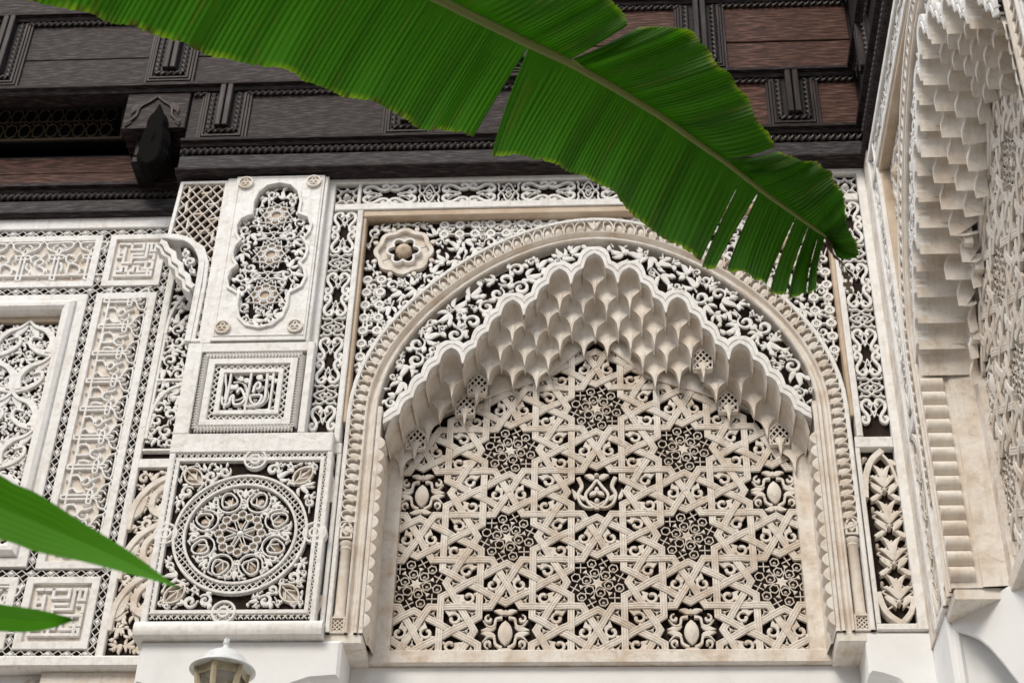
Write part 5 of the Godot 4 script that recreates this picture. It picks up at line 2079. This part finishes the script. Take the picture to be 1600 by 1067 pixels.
func board(o: Node3D, at: Vector3, x0: float, y0: float, x1: float, y1: float, z: float, mat: Material, thick := 0.05) -> void:
	var b := B.new()
	b.box(Vector3(x0 + 0.0015, y0 + 0.0015, z - thick), Vector3(x1 - 0.0015, y1 - 0.0015, z + rng.randf_range(-0.002, 0.002)), 0.003)
	put(b, "board", mat, o, at)


func ledge(o: Node3D, at: Vector3, x0: float, x1: float, y: float, z: float, out := 0.04, h := 0.03) -> void:
	var b := B.new()
	var prof := flat([-h * 0.9, -0.06, -h * 0.9, out * 0.35, -h * 0.35, out * 0.5, -h * 0.2, out * 0.95, h * 0.3, out, h * 0.42, out * 0.6, h * 0.5, -0.06])
	var lo := PackedVector3Array(); var hi := PackedVector3Array()
	for p in prof:
		lo.append(Vector3(x0, y + p.x, z + p.y)); hi.append(Vector3(x1, y + p.x, z + p.y))
	b.skin([lo, hi])
	put(b, "ledge_moulding", M.wood, o, at)


# one run of frieze: x0..x1 along the wall, posts at the given places
func frieze(o: Node3D, at: Vector3, x0: float, x1: float, z: float, low_from: float, posts1: Array, posts2: Array, tone: Callable) -> void:
	# sill, rope and lowest ledge
	board(o, at, low_from, 1.921, x1, 2.030, z + 0.012, M.wood_grey)
	ledge(o, at, low_from, x1, 1.926, z + 0.004, 0.035, 0.016)
	rope_line(o, at, PackedVector2Array([Vector2(low_from, 2.058), Vector2(x1, 2.058)]), z + 0.004, 0.017)
	board(o, at, low_from, 2.030, x1, 2.088, z - 0.012, M.wood_dark)
	ledge(o, at, low_from, x1, 2.104, z, 0.042, 0.026)
	# row one
	var edges := [low_from]
	for p in posts1: edges.append(p)
	edges.append(x1)
	for i in edges.size() - 1:
		var a: float = edges[i]; var e: float = edges[i + 1]
		board(o, at, a, 2.112, e, 2.45, z - 0.006, tone.call((a + e) * 0.5))
	for p in posts1: frieze_post(o, at, p, 2.118, 2.452, z - 0.004)
	for i in edges.size() - 1:
		var a: float = edges[i] + (0.0 if i == 0 else 0.072)
		var e: float = edges[i + 1] - (0.0 if i == edges.size() - 2 else 0.072)
		rope_line(o, at, PackedVector2Array([Vector2(a + 0.012, 2.425), Vector2(e - 0.012, 2.425)]), z + 0.002)
	for p in posts1:
		rope_line(o, at, PackedVector2Array([Vector2(p - 0.062, 2.418), Vector2(p - 0.062, 2.183), Vector2(p + 0.062, 2.183), Vector2(p + 0.062, 2.418)]), z + 0.010)
	# row two
	ledge(o, at, x0, x1, 2.462, z, 0.046, 0.030)
	edges = [x0]
	for p in posts2: edges.append(p)
	edges.append(x1)
	for i in edges.size() - 1:
		var a: float = edges[i]; var e: float = edges[i + 1]
		board(o, at, a, 2.474, e, 2.690, z - 0.006, tone.call((a + e) * 0.5))
		board(o, at, a, 2.690, e, 2.955, z - 0.004, tone.call((a + e) * 0.5 + 0.4))
	for p in posts2: frieze_post(o, at, p, 2.500, 2.960, z - 0.002)
	for i in edges.size() - 1:
		var a: float = edges[i] + (0.0 if i == 0 else 0.072)
		var e: float = edges[i + 1] - (0.0 if i == edges.size() - 2 else 0.072)
		rope_line(o, at, PackedVector2Array([Vector2(a + 0.012, 2.932), Vector2(e - 0.012, 2.932)]), z + 0.004)
	for p in posts2:
		rope_line(o, at, PackedVector2Array([Vector2(p - 0.062, 2.925), Vector2(p - 0.062, 2.562), Vector2(p + 0.062, 2.562), Vector2(p + 0.062, 2.925)]), z + 0.012)
	ledge(o, at, x0, x1, 2.970, z, 0.046, 0.030)
	# row three runs on above the picture
	board(o, at, x0, 2.985, x1, 3.30, z - 0.006, tone.call(x0))
	board(o, at, x0, 3.30, x1, 3.60, z - 0.004, tone.call(x1))
	ledge(o, at, x0, x1, 3.61, z, 0.05, 0.03)


func build_woodwork() -> void:
	M.wood_shadow = plain(lin(0.007, 0.006, 0.0055), 0.6)  # near-black colour stands in for the shadow on the hanging pendant
	M.wood_shadow.roughness = 0.9
	M.wood_shadow.metallic_specular = 0.15
	M.wood_rope = plain(lin(0.045, 0.036, 0.034), 0.42)
	var up := Vector3(0, Y0, 0)
	var o := thing("cedar_frieze", "long dark cedar frieze of boards, posts and rope mouldings above the stucco arch", "frieze")
	var tone := func(x: float) -> Material: return M.wood_red if x > 0.0 else M.wood
	frieze(o, up, -3.6, 1.196, 0.25, -1.865, [-1.695, -0.842, 0.030, 0.902], [-2.835, -1.992, -1.155, -0.325, 0.505], tone)
	var b := B.new()
	b.box(Vector3(-3.6, 2.437, 0.165), Vector3(-1.865, 3.6, 0.205))
	b.box(Vector3(-3.6, 2.72, -0.3), Vector3(-1.865, 3.6, 0.164))
	b.box(Vector3(1.19, 1.926, -0.3), Vector3(1.262, 3.6, 0.24))
	b.box(Vector3(-1.862, 1.924, -0.3), Vector3(1.196, 3.6, 0.206))
	put(b, "frieze_core", M.wood_dark, o, up)
	# the same work along the side wall
	var side := thing("cedar_frieze", "dark cedar frieze on the side wall, seen edge on at the upper right", "frieze", Vector3(1.212, 0, 1.75))
	side.rotation.y = -PI / 2
	var dark := func(_x: float) -> Material: return M.wood
	frieze(side, up, -1.47, 1.5, 0.012, -1.47, [-1.22, -0.38, 0.46], [-0.9, -0.05, 0.8], dark)
	b = B.new()
	b.box(Vector3(-1.72, 1.86, -0.3), Vector3(1.5, 3.6, -0.034))
	b.box(Vector3(-1.56, 1.925, -0.06), Vector3(-1.468, 3.6, 0.006))
	put(b, "frieze_core", M.wood_dark, side, up)
	# the recess over the far left wall
	var r := thing("cedar_recess", "recessed dark cedar boards with painted band, over the far left stucco wall", "frieze")
	board(r, up, -3.4, 1.876, -1.70, 1.966, 0.052, M.wood_grey)
	ledge(r, up, -3.4, -1.70, 1.880, 0.05, 0.02, 0.014)
	rope_line(r, up, PackedVector2Array([Vector2(-3.4, 1.992), Vector2(-1.88, 1.992)]), 0.046, 0.017)
	board(r, up, -3.4, 1.966, -1.70, 2.018, 0.030, M.wood_dark)
	ledge(r, up, -3.4, -1.88, 2.032, 0.04, 0.05, 0.03)
	board(r, up, -3.4, 2.04, -1.88, 2.150, 0.036, M.wood_red)
	board(r, up, -3.4, 2.15, -1.88, 2.255, 0.034, M.wood_red)
	board(r, up, -3.4, 2.385, -1.88, 2.73, 0.0, M.wood_dark)
	b = B.new()
	b.box(Vector3(-3.4, 1.9, -0.3), Vector3(-1.70, 2.72, -0.2))
	b.box(Vector3(-3.4, 2.25, -0.2), Vector3(-1.88, 2.262, 0.03))
	put(b, "recess_back", M.wood_dark, r, up)
	board(r, up, -3.4, 2.262, -1.88, 2.38, -0.14, M.wood_dark)
	b = B.new()
	b.rib(flat([-3.4, 2.402, -2.262, 2.402, -2.285, 2.625, -3.4, 2.625]), 0.012, 0.010, -0.01)
	for i in 18:
		for j in 2:
			var c := Vector2(-2.335 - i * 0.0665 - (0.012 if j == 0 else 0.0), 2.460 + 0.100 * j)
			var ring := PackedVector2Array()
			for k in 24:
				var a := TAU * k / 24.0
				ring.append(c + Vector2(cos(a) * (0.028 + 0.003 * cos(a * 8.0)), sin(a) * (0.042 + 0.004 * cos(a * 8.0))))
			b.rib(ring, 0.005, 0.006 + jit() * 0.5, -0.002, true, -1.0, true)
			b.rib(PackedVector2Array([c + Vector2(0.028, 0), c + Vector2(0.040, 0)]), 0.005, 0.0055, -0.002, false, -1.0, true)
		b.rib(circle(Vector2(-2.368 - i * 0.0665, 2.510), 0.014, 8), 0.004, 0.0058, -0.002, true, -1.0, true)
	put(b, "painted_band", M.line, r, up)
	# the hanging bracket at the corner of the recess
	var k := thing("cedar_bracket", "dark scalloped cedar bracket hanging beside the corner of the lobed pier", "bracket")
	b = B.new()
	b.box(Vector3(-2.165, 2.205, 0.05), Vector3(-1.868, 2.433, 0.262), 0.004)
	put(b, "bracket_block", M.wood, k, up)
	b = B.new()
	for s in [-1.0, 1.0]:
		b.rib(spline(flat([-2.02, 2.405, -2.02 + 0.035 * s, 2.37, -2.02 + 0.075 * s, 2.335, -2.02 + 0.085 * s, 2.28, -2.02 + 0.125 * s, 2.235]), 4), 0.012, 0.272, 0.25)
		leaf(b, Vector2(-2.02 + 0.06 * s, 2.36), Vector2(-2.02 + 0.11 * s, 2.29), -0.3 * s, 0.03, 0.270, 0.25)
		leaf(b, Vector2(-2.02 + 0.10 * s, 2.26), Vector2(-2.02 + 0.125 * s, 2.215), -0.2 * s, 0.026, 0.270, 0.25)
	put(b, "carved_arch", M.wood_up, k, up)
	b = B.new()
	# lobed plate, cut in profile and stepped back in three leaves
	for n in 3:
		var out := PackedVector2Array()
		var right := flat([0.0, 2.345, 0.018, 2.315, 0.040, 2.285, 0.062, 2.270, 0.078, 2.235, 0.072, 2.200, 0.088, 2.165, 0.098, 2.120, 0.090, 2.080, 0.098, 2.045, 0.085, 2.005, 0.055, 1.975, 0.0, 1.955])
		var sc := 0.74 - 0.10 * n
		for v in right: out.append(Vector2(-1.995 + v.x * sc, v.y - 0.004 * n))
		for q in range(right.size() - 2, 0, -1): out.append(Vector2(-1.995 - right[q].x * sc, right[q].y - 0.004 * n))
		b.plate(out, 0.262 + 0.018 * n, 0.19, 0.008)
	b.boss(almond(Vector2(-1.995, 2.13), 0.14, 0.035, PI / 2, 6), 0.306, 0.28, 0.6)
	put(b, "scalloped_pendant", M.wood_shadow, k, up)
	b = B.new()
	b.box(Vector3(-2.105, 2.095, 0.05), Vector3(-2.03, 2.20, 0.20), 0.006)
	b.box(Vector3(-2.095, 2.02, 0.05), Vector3(-2.02, 2.06, 0.235), 0.006)
	put(b, "corbel_step", M.wood_dark, k, up)


# ---------------------------------------------------------------- leaves
func blade_part(o: Node3D, called: String, rows: Array, sub: int, across: int, base: Color, edge: Color, corr: float, flip: float) -> void:
	# rows: [point on the midrib, point on the margin]; veins run from one to the other
	var b := B.new()
	b.colored = true
	var mids := []; var outs := []
	for r in rows:
		mids.append(Vector3(r[0], r[1], r[2])); outs.append(Vector3(r[3], r[4], r[5]))
	var n := rows.size()
	var bruise := FastNoiseLite.new()
	bruise.seed = 5 + n
	bruise.frequency = 0.05
	var grid := []
	var shade := []
	for i in n - 1:
		for k in sub:
			var t := float(k) / sub
			var a: Vector3 = mids[i].cubic_interpolate(mids[i + 1], mids[maxi(i - 1, 0)], mids[mini(i + 2, n - 1)], t)
			var e: Vector3 = outs[i].cubic_interpolate(outs[i + 1], outs[maxi(i - 1, 0)], outs[mini(i + 2, n - 1)], t)
			grid.append([a, e])
			shade.append(i + t)
	grid.append([mids[n - 1], outs[n - 1]])
	shade.append(float(n - 1))
	var normal := Vector3.ZERO
	for i in n - 1:
		normal += (outs[i] - mids[i]).cross(mids[i + 1] - mids[i])
	normal = normal.normalized() * flip
	var pts := []
	var cols := []
	for i in grid.size():
		var row := PackedVector3Array(); var crow := []
		# each vein makes a ridge; some stretches of blade buckle a little
		var ridge := corr * rng.randf_range(0.35, 1.5) * (1.0 if i % 2 == 0 else -1.0)
		var wave := 0.010 * sin(shade[i] * 1.9 + flip) + 0.006 * sin(shade[i] * 4.3)
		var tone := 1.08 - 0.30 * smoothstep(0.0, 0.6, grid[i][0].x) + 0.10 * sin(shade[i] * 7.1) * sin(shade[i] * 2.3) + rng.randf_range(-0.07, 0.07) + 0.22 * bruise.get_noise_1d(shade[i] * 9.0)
		for k in across + 1:
			var f := float(k) / across
			var p: Vector3 = grid[i][0].lerp(grid[i][1], f)
			var w := sin(PI * minf(f * 1.0, 1.0))
			p += normal * (ridge * (0.3 + 0.7 * minf(f * 4.0, 1.0)) + wave * f + 0.028 * w)
			if k == across: p += (grid[i][1] - grid[i][0]).normalized() * rng.randf_range(-0.005, 0.003)
			row.append(p)
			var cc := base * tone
			# pale margin, and long faint bruises along the veins
			cc = cc.lerp(edge, smoothstep(0.955, 1.0, f) * (0.55 + 0.45 * sin(shade[i] * 3.1)))
			if bruise.get_noise_2d(shade[i] * 40.0, f * 9.0) > 0.42: cc = cc.lerp(Color(0.10, 0.13, 0.03), 0.55)
			if k == across and bruise.get_noise_1d(shade[i] * 60.0) > 0.25: cc = Color(0.11, 0.075, 0.035)
			crow.append(cc)
		pts.append(row); cols.append(crow)
	for i in pts.size() - 1:
		for k in across:
			b.tint = cols[i][k]
			b.quad(pts[i][k], pts[i + 1][k], pts[i + 1][k + 1], pts[i][k + 1])
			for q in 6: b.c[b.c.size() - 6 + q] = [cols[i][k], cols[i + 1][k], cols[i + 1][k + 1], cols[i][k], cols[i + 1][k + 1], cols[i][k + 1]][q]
	put(b, called, M.leaf, o, Vector3.ZERO, 0.5)


func build_leaves() -> void:
	var o := thing("banana_leaf", "huge green banana leaf with torn edge crossing the top of the view", "leaf")
	var g := Color(0.050, 0.138, 0.018)
	var e := Color(0.28, 0.32, 0.04)
	var low := [
		[[-1.380,5.267,2.966,-1.768,5.163,2.533],[-1.235,5.208,2.924,-1.617,5.149,2.469],[-1.137,5.169,2.896,-1.494,5.122,2.454],[-1.039,5.129,2.867,-1.366,5.080,2.451],[-0.970,5.101,2.847,-1.279,5.051,2.447],[-0.880,5.065,2.821,-1.177,5.013,2.426],[-0.799,5.033,2.798,-1.084,4.979,2.410],[-0.723,5.002,2.776,-0.989,4.947,2.405],[-0.635,4.966,2.751,-0.876,4.911,2.406],[-0.554,4.934,2.728,-0.785,4.878,2.389],[-0.482,4.906,2.707,-0.704,4.848,2.375],[-0.411,4.878,2.687,-0.622,4.820,2.364],[-0.339,4.848,2.666,-0.542,4.791,2.348],[-0.280,4.824,2.649,-0.481,4.765,2.327],[-0.225,4.800,2.632,-0.418,4.743,2.315],[-0.192,4.786,2.621,-0.373,4.730,2.322],[-0.135,4.761,2.604,-0.305,4.706,2.317]],
		[[-0.135,4.761,2.604,-0.251,4.679,2.284],[-0.039,4.723,2.577,-0.197,4.663,2.291],[0.014,4.698,2.559,-0.127,4.640,2.291],[0.068,4.671,2.540,-0.057,4.617,2.287],[0.111,4.650,2.524,-0.006,4.597,2.280],[0.158,4.625,2.507,0.046,4.571,2.258],[0.217,4.593,2.484,0.105,4.537,2.222],[0.274,4.558,2.459,0.165,4.501,2.182],[0.338,4.520,2.431,0.234,4.460,2.145],[0.412,4.472,2.396,0.309,4.417,2.119]],
		[[0.412,4.472,2.396,0.317,4.411,2.115],[0.455,4.444,2.376,0.349,4.397,2.115]],
		[[0.455,4.444,2.376,0.381,4.385,2.126],[0.483,4.426,2.363,0.418,4.368,2.133],[0.512,4.408,2.350,0.452,4.347,2.122],[0.547,4.387,2.334,0.481,4.331,2.117]],
		[[0.547,4.387,2.334,0.492,4.323,2.108],[0.579,4.367,2.320,0.531,4.306,2.113]],
		[[0.579,4.367,2.320,0.541,4.303,2.113],[0.594,4.357,2.313,0.560,4.294,2.117],[0.605,4.350,2.308,0.581,4.289,2.133]],
		[[0.605,4.350,2.308,0.588,4.289,2.141],[0.619,4.341,2.302,0.607,4.286,2.158]],
	]
	for s in low:
		blade_part(o, "blade_strip", s, 12 if s.size() > 5 else 8, 14, g, e, 0.0016, 1.0)
	var upper := [
		[[-1.380,5.267,2.966,-0.95,5.27,3.12],[-0.900,5.073,2.828,-0.55,5.09,2.99],[-0.601,4.953,2.741,-0.333,4.974,2.895],[-0.389,4.869,2.681,-0.172,4.883,2.810],[-0.264,4.817,2.644,-0.042,4.831,2.776],[-0.177,4.779,2.617,0.038,4.792,2.748],[-0.137,4.762,2.605,0.079,4.774,2.737],[-0.083,4.741,2.590,0.110,4.749,2.711],[-0.040,4.724,2.577,0.125,4.734,2.692]],
		[[-0.040,4.724,2.577,0.151,4.724,2.689],[-0.023,4.716,2.572,0.199,4.716,2.699],[-0.009,4.709,2.567,0.255,4.701,2.706],[0.028,4.691,2.554,0.294,4.677,2.688],[0.067,4.672,2.540,0.326,4.652,2.666],[0.116,4.647,2.522,0.361,4.623,2.638],[0.165,4.622,2.504,0.390,4.595,2.609],[0.222,4.590,2.482,0.425,4.561,2.574],[0.276,4.557,2.458,0.454,4.528,2.537],[0.355,4.510,2.424,0.493,4.487,2.490]],
		[[0.355,4.510,2.424,0.498,4.479,2.478],[0.392,4.486,2.406,0.534,4.465,2.477],[0.419,4.468,2.393,0.566,4.451,2.474],[0.460,4.440,2.373,0.600,4.436,2.471],[0.503,4.414,2.354,0.629,4.423,2.456],[0.560,4.379,2.329,0.651,4.405,2.426],[0.597,4.355,2.312,0.664,4.387,2.393],[0.612,4.345,2.304,0.671,4.364,2.350],[0.616,4.342,2.303,0.693,4.343,2.311],[0.619,4.341,2.302,0.706,4.325,2.274],[0.622,4.339,2.300,0.706,4.314,2.250],[0.640,4.328,2.285,0.675,4.314,2.249]],
	]
	for s in upper:
		blade_part(o, "blade_strip", s, 12, 14, g * 0.95, e, 0.0014, -1.0)
	var mid := flat([]) ; var path := PackedVector3Array()
	for p in [[-1.433,5.280,2.990],[-1.021,5.113,2.871],[-0.682,4.977,2.772],[-0.380,4.857,2.687],[-0.147,4.758,2.616],[-0.031,4.711,2.583],[0.084,4.655,2.543],[0.198,4.596,2.500],[0.305,4.531,2.453],[0.364,4.496,2.428],[0.471,4.424,2.377],[0.550,4.376,2.342],[0.622,4.336,2.308]]:
		path.append(Vector3(p[0], p[1] - 0.004, p[2] + 0.006))
	var b := B.new()
	b.tube(path, 0.016, 10, 0.004)
	put(b, "midrib", M.rib, o, Vector3.ZERO, 1.0)
	# the withered tip
	b = B.new()
	for k in 4:
		var q := PackedVector3Array()
		var base := Vector3(0.620, 4.335, 2.305)
		for t in 7:
			q.append(base + Vector3(0.008 * t + 0.006 * sin(t * 1.7 + k), -0.017 * t - 0.004 * k, -0.004 * t + 0.004 * cos(t * 1.3 + k * 2.0)))
		b.tube(q, 0.0035 - 0.0005 * k, 5, 0.001)
	for k in 6:
		b.box(Vector3(0.655 + 0.006 * (k % 3), 4.235 - 0.012 * k, 2.275), Vector3(0.672 + 0.005 * (k % 2), 4.243 - 0.011 * k, 2.279))
	put(b, "withered_tip", M.dry, o, Vector3.ZERO)
	# blades of a plant close to the camera
	var g2 := Color(0.085, 0.26, 0.016)
	var n := thing("plant_blade", "broad bright green plant blade pointing in from lower left edge, near the camera", "leaf")
	var b1 := [[-1.054,3.045,3.449,-1.036,2.864,3.376],[-0.913,2.962,3.377,-0.896,2.853,3.357],[-0.852,2.939,3.355,-0.836,2.839,3.342],[-0.782,2.905,3.325,-0.766,2.830,3.329],[-0.711,2.872,3.294,-0.696,2.817,3.315],[-0.660,2.843,3.269,-0.647,2.808,3.304],[-0.625,2.824,3.252,-0.612,2.801,3.296]]
	long_blade(n, b1, g2)
	var m := thing("plant_blade", "small narrow green blade tip below the broad blade at lower left", "leaf")
	var b2 := [[-1.081,2.854,3.184,-1.073,2.798,3.166],[-0.954,2.844,3.167,-0.947,2.799,3.157],[-0.912,2.841,3.161,-0.905,2.799,3.154],[-0.869,2.836,3.154,-0.863,2.805,3.156],[-0.829,2.828,3.145,-0.823,2.819,3.163]]
	long_blade(m, b2, g2 * 1.1)


# a strap-like blade whose veins run along it
func long_blade(o: Node3D, rows: Array, col: Color) -> void:
	var b := B.new()
	b.colored = true
	var n := rows.size()
	var a := []; var e := []
	for r in rows:
		a.append(Vector3(r[0], r[1], r[2])); e.append(Vector3(r[3], r[4], r[5]))
	# draw the last pair together to a point
	var tip: Vector3 = (a[n - 1] + e[n - 1]) * 0.5
	a[n - 1] = tip; e[n - 1] = tip
	var grid := []
	var across := 18
	for i in n - 1:
		for k in 8 + (1 if i == n - 2 else 0):
			var t := float(k) / 8.0
			var p: Vector3 = a[i].cubic_interpolate(a[i + 1], a[maxi(i - 1, 0)], a[mini(i + 2, n - 1)], t)
			var q: Vector3 = e[i].cubic_interpolate(e[i + 1], e[maxi(i - 1, 0)], e[mini(i + 2, n - 1)], t)
			var row := PackedVector3Array()
			for s in across + 1:
				var f := float(s) / across
				var v := p.lerp(q, f)
				# folded along the middle, finely ribbed
				v.z += 0.20 * p.distance_to(q) * absf(f - 0.45) + (0.0006 if s % 2 else -0.0006)
				row.append(v)
			grid.append(row)
	for i in grid.size() - 1:
		for s in across:
			var k := 1.0 + (0.10 if s % 2 else -0.08)
			b.tint = col * k
			b.quad(grid[i][s], grid[i + 1][s], grid[i + 1][s + 1], grid[i][s + 1])
	put(b, "blade", M.leaf, o, Vector3.ZERO, 0.6)


# ---------------------------------------------------------------- lantern
func build_lantern() -> void:
	var c := Vector3(-1.272, Y0 - 0.512, 0.50)
	var o := thing("wall_lantern", "white domed wall lantern with glazed sides at the bottom edge, below the medallion", "lantern", c + Vector3(0, -0.30, 0))
	var up := Vector3(0, 0.30, 0)
	var b := B.new()
	b.lathe(Vector3.ZERO, flat([0.004, 0.020, 0.010, 0.018, 0.012, 0.010, 0.008, 0.004, 0.013, -0.006, 0.014, -0.014, 0.022, -0.020, 0.034, -0.022, 0.050, -0.028, 0.064, -0.038, 0.076, -0.053, 0.084, -0.068, 0.092, -0.077, 0.106, -0.083, 0.112, -0.088, 0.113, -0.093, 0.108, -0.095, 0.100, -0.093, 0.090, -0.092, 0.03, -0.088, 0.001, -0.088]), 40)
	put(b, "domed_cap", M.enamel, o, up, 0.9)
	b = B.new()
	for k in 4:
		var a := k * PI / 2.0
		b.box(Vector3(cos(a) * 0.007 - 0.003, 0.012, sin(a) * 0.007 - 0.003), Vector3(cos(a) * 0.007 + 0.003, 0.029, sin(a) * 0.007 + 0.003), 0.001)
	put(b, "finial", M.enamel, o, up)
	for k in 6:
		var a := k * PI / 3.0 + PI / 6.0 + 0.1
		var d := a + PI / 3.0
		var p := Vector3(cos(a), 0, sin(a)) * 0.088
		var q := Vector3(cos(d), 0, sin(d)) * 0.088
		var p2 := Vector3(cos(a), 0, sin(a)) * 0.060 + Vector3(0, -0.26, 0)
		var q2 := Vector3(cos(d), 0, sin(d)) * 0.060 + Vector3(0, -0.26, 0)
		var n := (p + q).normalized()
		b = B.new()
		b.tube(PackedVector3Array([p + Vector3(0, -0.09, 0), p2]), 0.011, 6)
		# scalloped head rail
		for t in 12:
			var f := t / 12.0; var g := (t + 1) / 12.0
			var h := func(x: float) -> float: return -0.112 - 0.010 * absf(sin(x * PI * 2.0)) - (0.012 * maxf(0.0, 1.0 - absf(x - 0.5) * 7.0))
			var u := p.lerp(q, f); var v := p.lerp(q, g)
			b.quad(u + Vector3(0, -0.09, 0), v + Vector3(0, -0.09, 0), v + Vector3(0, h.call(g), 0) , u + Vector3(0, h.call(f), 0))
		put(b, "glazing_bar", M.cream, o, up)
		b = B.new()
		var i0 := n * -0.004
		b.quad(p + i0 + Vector3(0, -0.092, 0), q + i0 + Vector3(0, -0.092, 0), q2 + i0, p2 + i0)
		put(b, "pane", M.glass, o, up)
	b = B.new()
	b.lathe(Vector3.ZERO, flat([0.001, -0.25, 0.060, -0.25, 0.070, -0.258, 0.068, -0.270, 0.045, -0.285, 0.02, -0.30, 0.001, -0.30]), 24)
	put(b, "base_cup", M.cream, o, up, 0.8)
	b = B.new()
	b.lathe(Vector3.ZERO, flat([0.016, -0.25, 0.016, -0.19, 0.024, -0.17, 0.026, -0.145, 0.018, -0.12, 0.001, -0.115]), 14)
	put(b, "bulb", M.bulb, o, up, 0.9)
	b = B.new()
	b.tube(PackedVector3Array([Vector3(0, -0.29, 0), Vector3(0, -0.34, -0.02), Vector3(0, -0.36, -0.10), Vector3(0, -0.33, -0.20), Vector3(0, -0.28, -0.297)]), 0.012, 8)
	b.lathe(Vector3(0, -0.28, -0.292), flat([0.001, -0.06, 0.045, -0.055, 0.05, 0.0, 0.045, 0.055, 0.001, 0.06]), 16)
	put(b, "wall_arm", M.cream, o, up, 0.6)


# ---------------------------------------------------------------- plain walls below, and the court
func build_ground() -> void:
	M.bulb = plain(Color(0.85, 0.84, 0.8), 0.3)
	var b := B.new()
	b.box(Vector3(-20, -0.2, -8), Vector3(20, 0.0, 24))
	var g := put(b, "courtyard_floor", M.pave, self)
	g.set_meta("kind", "structure")


func low_thing(label: String) -> Node3D:
	return thing("limewashed_wall", label, "wall", Vector3.ZERO, "plain white walls below the carving")


func build_lower_walls() -> void:
	var up := Vector3(0, Y0, 0)
	var foot := -Y0
	# below the pier: its two upper corners are cut by the arches of the openings on either side
	var o := low_thing("smooth white wall under the pier, behind the lantern, curving in at both sides")
	var b := B.new()
	b.plate(flat([-1.668, -0.345, -1.668, -0.515, -1.645, -0.520, -1.60, -0.545, -1.56, -0.59, -1.53, -0.66, -1.515, -0.76, -1.515, foot, -1.20, foot, -1.20, -0.70, -1.185, -0.625, -1.15, -0.565, -1.10, -0.525, -1.03, -0.500, -0.925, -0.492, -0.925, -0.345]), 0.212, -0.30, 0.012)
	put(b, "wall_face", M.lime, o, up)
	# below the star panel
	var m := low_thing("white wall strip directly under the star lattice of the arch")
	b = B.new()
	b.box(Vector3(-0.925, foot, -0.30), Vector3(0.99, -0.346, -0.012), 0.003)
	put(b, "wall_face", M.lime, m, up)
	b = B.new()
	b.box(Vector3(-1.10, foot, -0.31), Vector3(-0.9255, -0.49, 0.02), 0.003)
	put(b, "arch_reveal", M.lime, m, up)
	# right of the arch, at the inner corner
	var r := low_thing("white wall at the inner corner, under the leafy panel right of the arch")
	b = B.new()
	b.plate(flat([0.955, -0.3135, 0.955, -0.475, 1.00, -0.485, 1.05, -0.505, 1.09, -0.55, 1.12, -0.62, 1.13, -0.72, 1.13, foot, 1.196, foot, 1.196, -0.3135]), 0.198, -0.30, 0.012)
	put(b, "wall_face", M.lime, r, up)
	# splayed wall under the side niche, with its own opening
	var s := thing("limewashed_wall", "white splayed wall with an arched grey opening, at the lower right corner", "wall", Vector3(1.2, 0, 0.47), "plain white walls below the carving")
	s.rotation.y = -atan2(0.78, 0.625)
	b = B.new()
	b.plate(flat([0.0, -0.386, 1.2, -0.386, 1.2, foot, 0.285, foot, 0.275, -0.90, 0.255, -0.80, 0.226, -0.724, 0.178, -0.634, 0.140, -0.570, 0.105, -0.526, 0.06, -0.485, 0.02, -0.462, 0.02, foot, 0.0, foot]), 0.0, -0.16, 0.008)
	put(b, "wall_face", M.lime, s, up)
	b = B.new()
	b.box(Vector3(-0.02, foot, -0.40), Vector3(1.2, -0.39, -0.18))
	put(b, "opening_back", M.lime, s, up)
	# flank of the side wall between the corner and that opening
	var q := thing("corner_strip", "narrow stucco strip filling the inner corner right of the arch", "wall", Vector3(1.1805, 0, 0))
	q.rotation.y = -PI / 2
	b = B.new()
	b.box(Vector3(0.19, -0.384, -0.30), Vector3(0.321, 1.915, 0.0), 0.0)
	put(b, "strip", M.plaster, q, up)
	b = B.new()
	b.box(Vector3(0.19, foot, -0.30), Vector3(0.47, -0.386, -0.006), 0.004)
	put(b, "foot_wall", M.lime, q, up)
	b = B.new()
	b.box(Vector3(0.0, -0.30, -0.6), Vector3(3.2, 3.6, -0.35))
	put(b, "side_core", M.plaster, q, up)
	# under the recessed wall at the far left
	var l := low_thing("white wall with a thin buff door frame, under the recessed script wall at lower left")
	b = B.new()
	b.box(Vector3(-3.4, foot, -0.35), Vector3(-1.515, -0.372, -0.02), 0.003)
	put(b, "wall_face", M.lime, l, up)
	b = B.new()
	b.box(Vector3(-2.09, foot, -0.05), Vector3(-1.60, -0.3725, 0.012), 0.003)
	b.rib(flat([-1.98, foot, -1.98, -0.475, -1.55, -0.475]), 0.012, 0.022, 0.0)
	put(b, "door_frame", M.plaster, l, up)
	b = B.new()
	for x in [-2.150, -2.115]:
		var d := B.new()
		diamonds(b, d, Vector2(x, -2.0), Vector2(x, -0.39), 0.022, -0.002, -0.02)
	put(b, "net_strip", M.plaster, l, up)


# unseen sides of the court, added to close off the low sky
func build_court() -> void:
	var m := surface(noise_tex(256, 0.01, [[0.0, lin(0.30, 0.25, 0.20)], [1.0, lin(0.42, 0.36, 0.30)]], 4, 83), Vector3(0.4, 0.4, 0.4), 0.9)
	for w in [[-7.3, -1.0, -7.0, 10.0, 7.4], [-7.0, 9.7, 2.5, 10.0, 6.4], [1.6, 3.3, 1.9, 9.7, 8.6], [-7.0, -0.7, -3.3, -0.4, 8.6]]:
		var b := B.new()
		b.box(Vector3(w[0], 0.0, w[1]), Vector3(w[2], w[4], w[3]))
		var g := put(b, "added_court_wall", m, self)
		g.set_meta("kind", "structure")
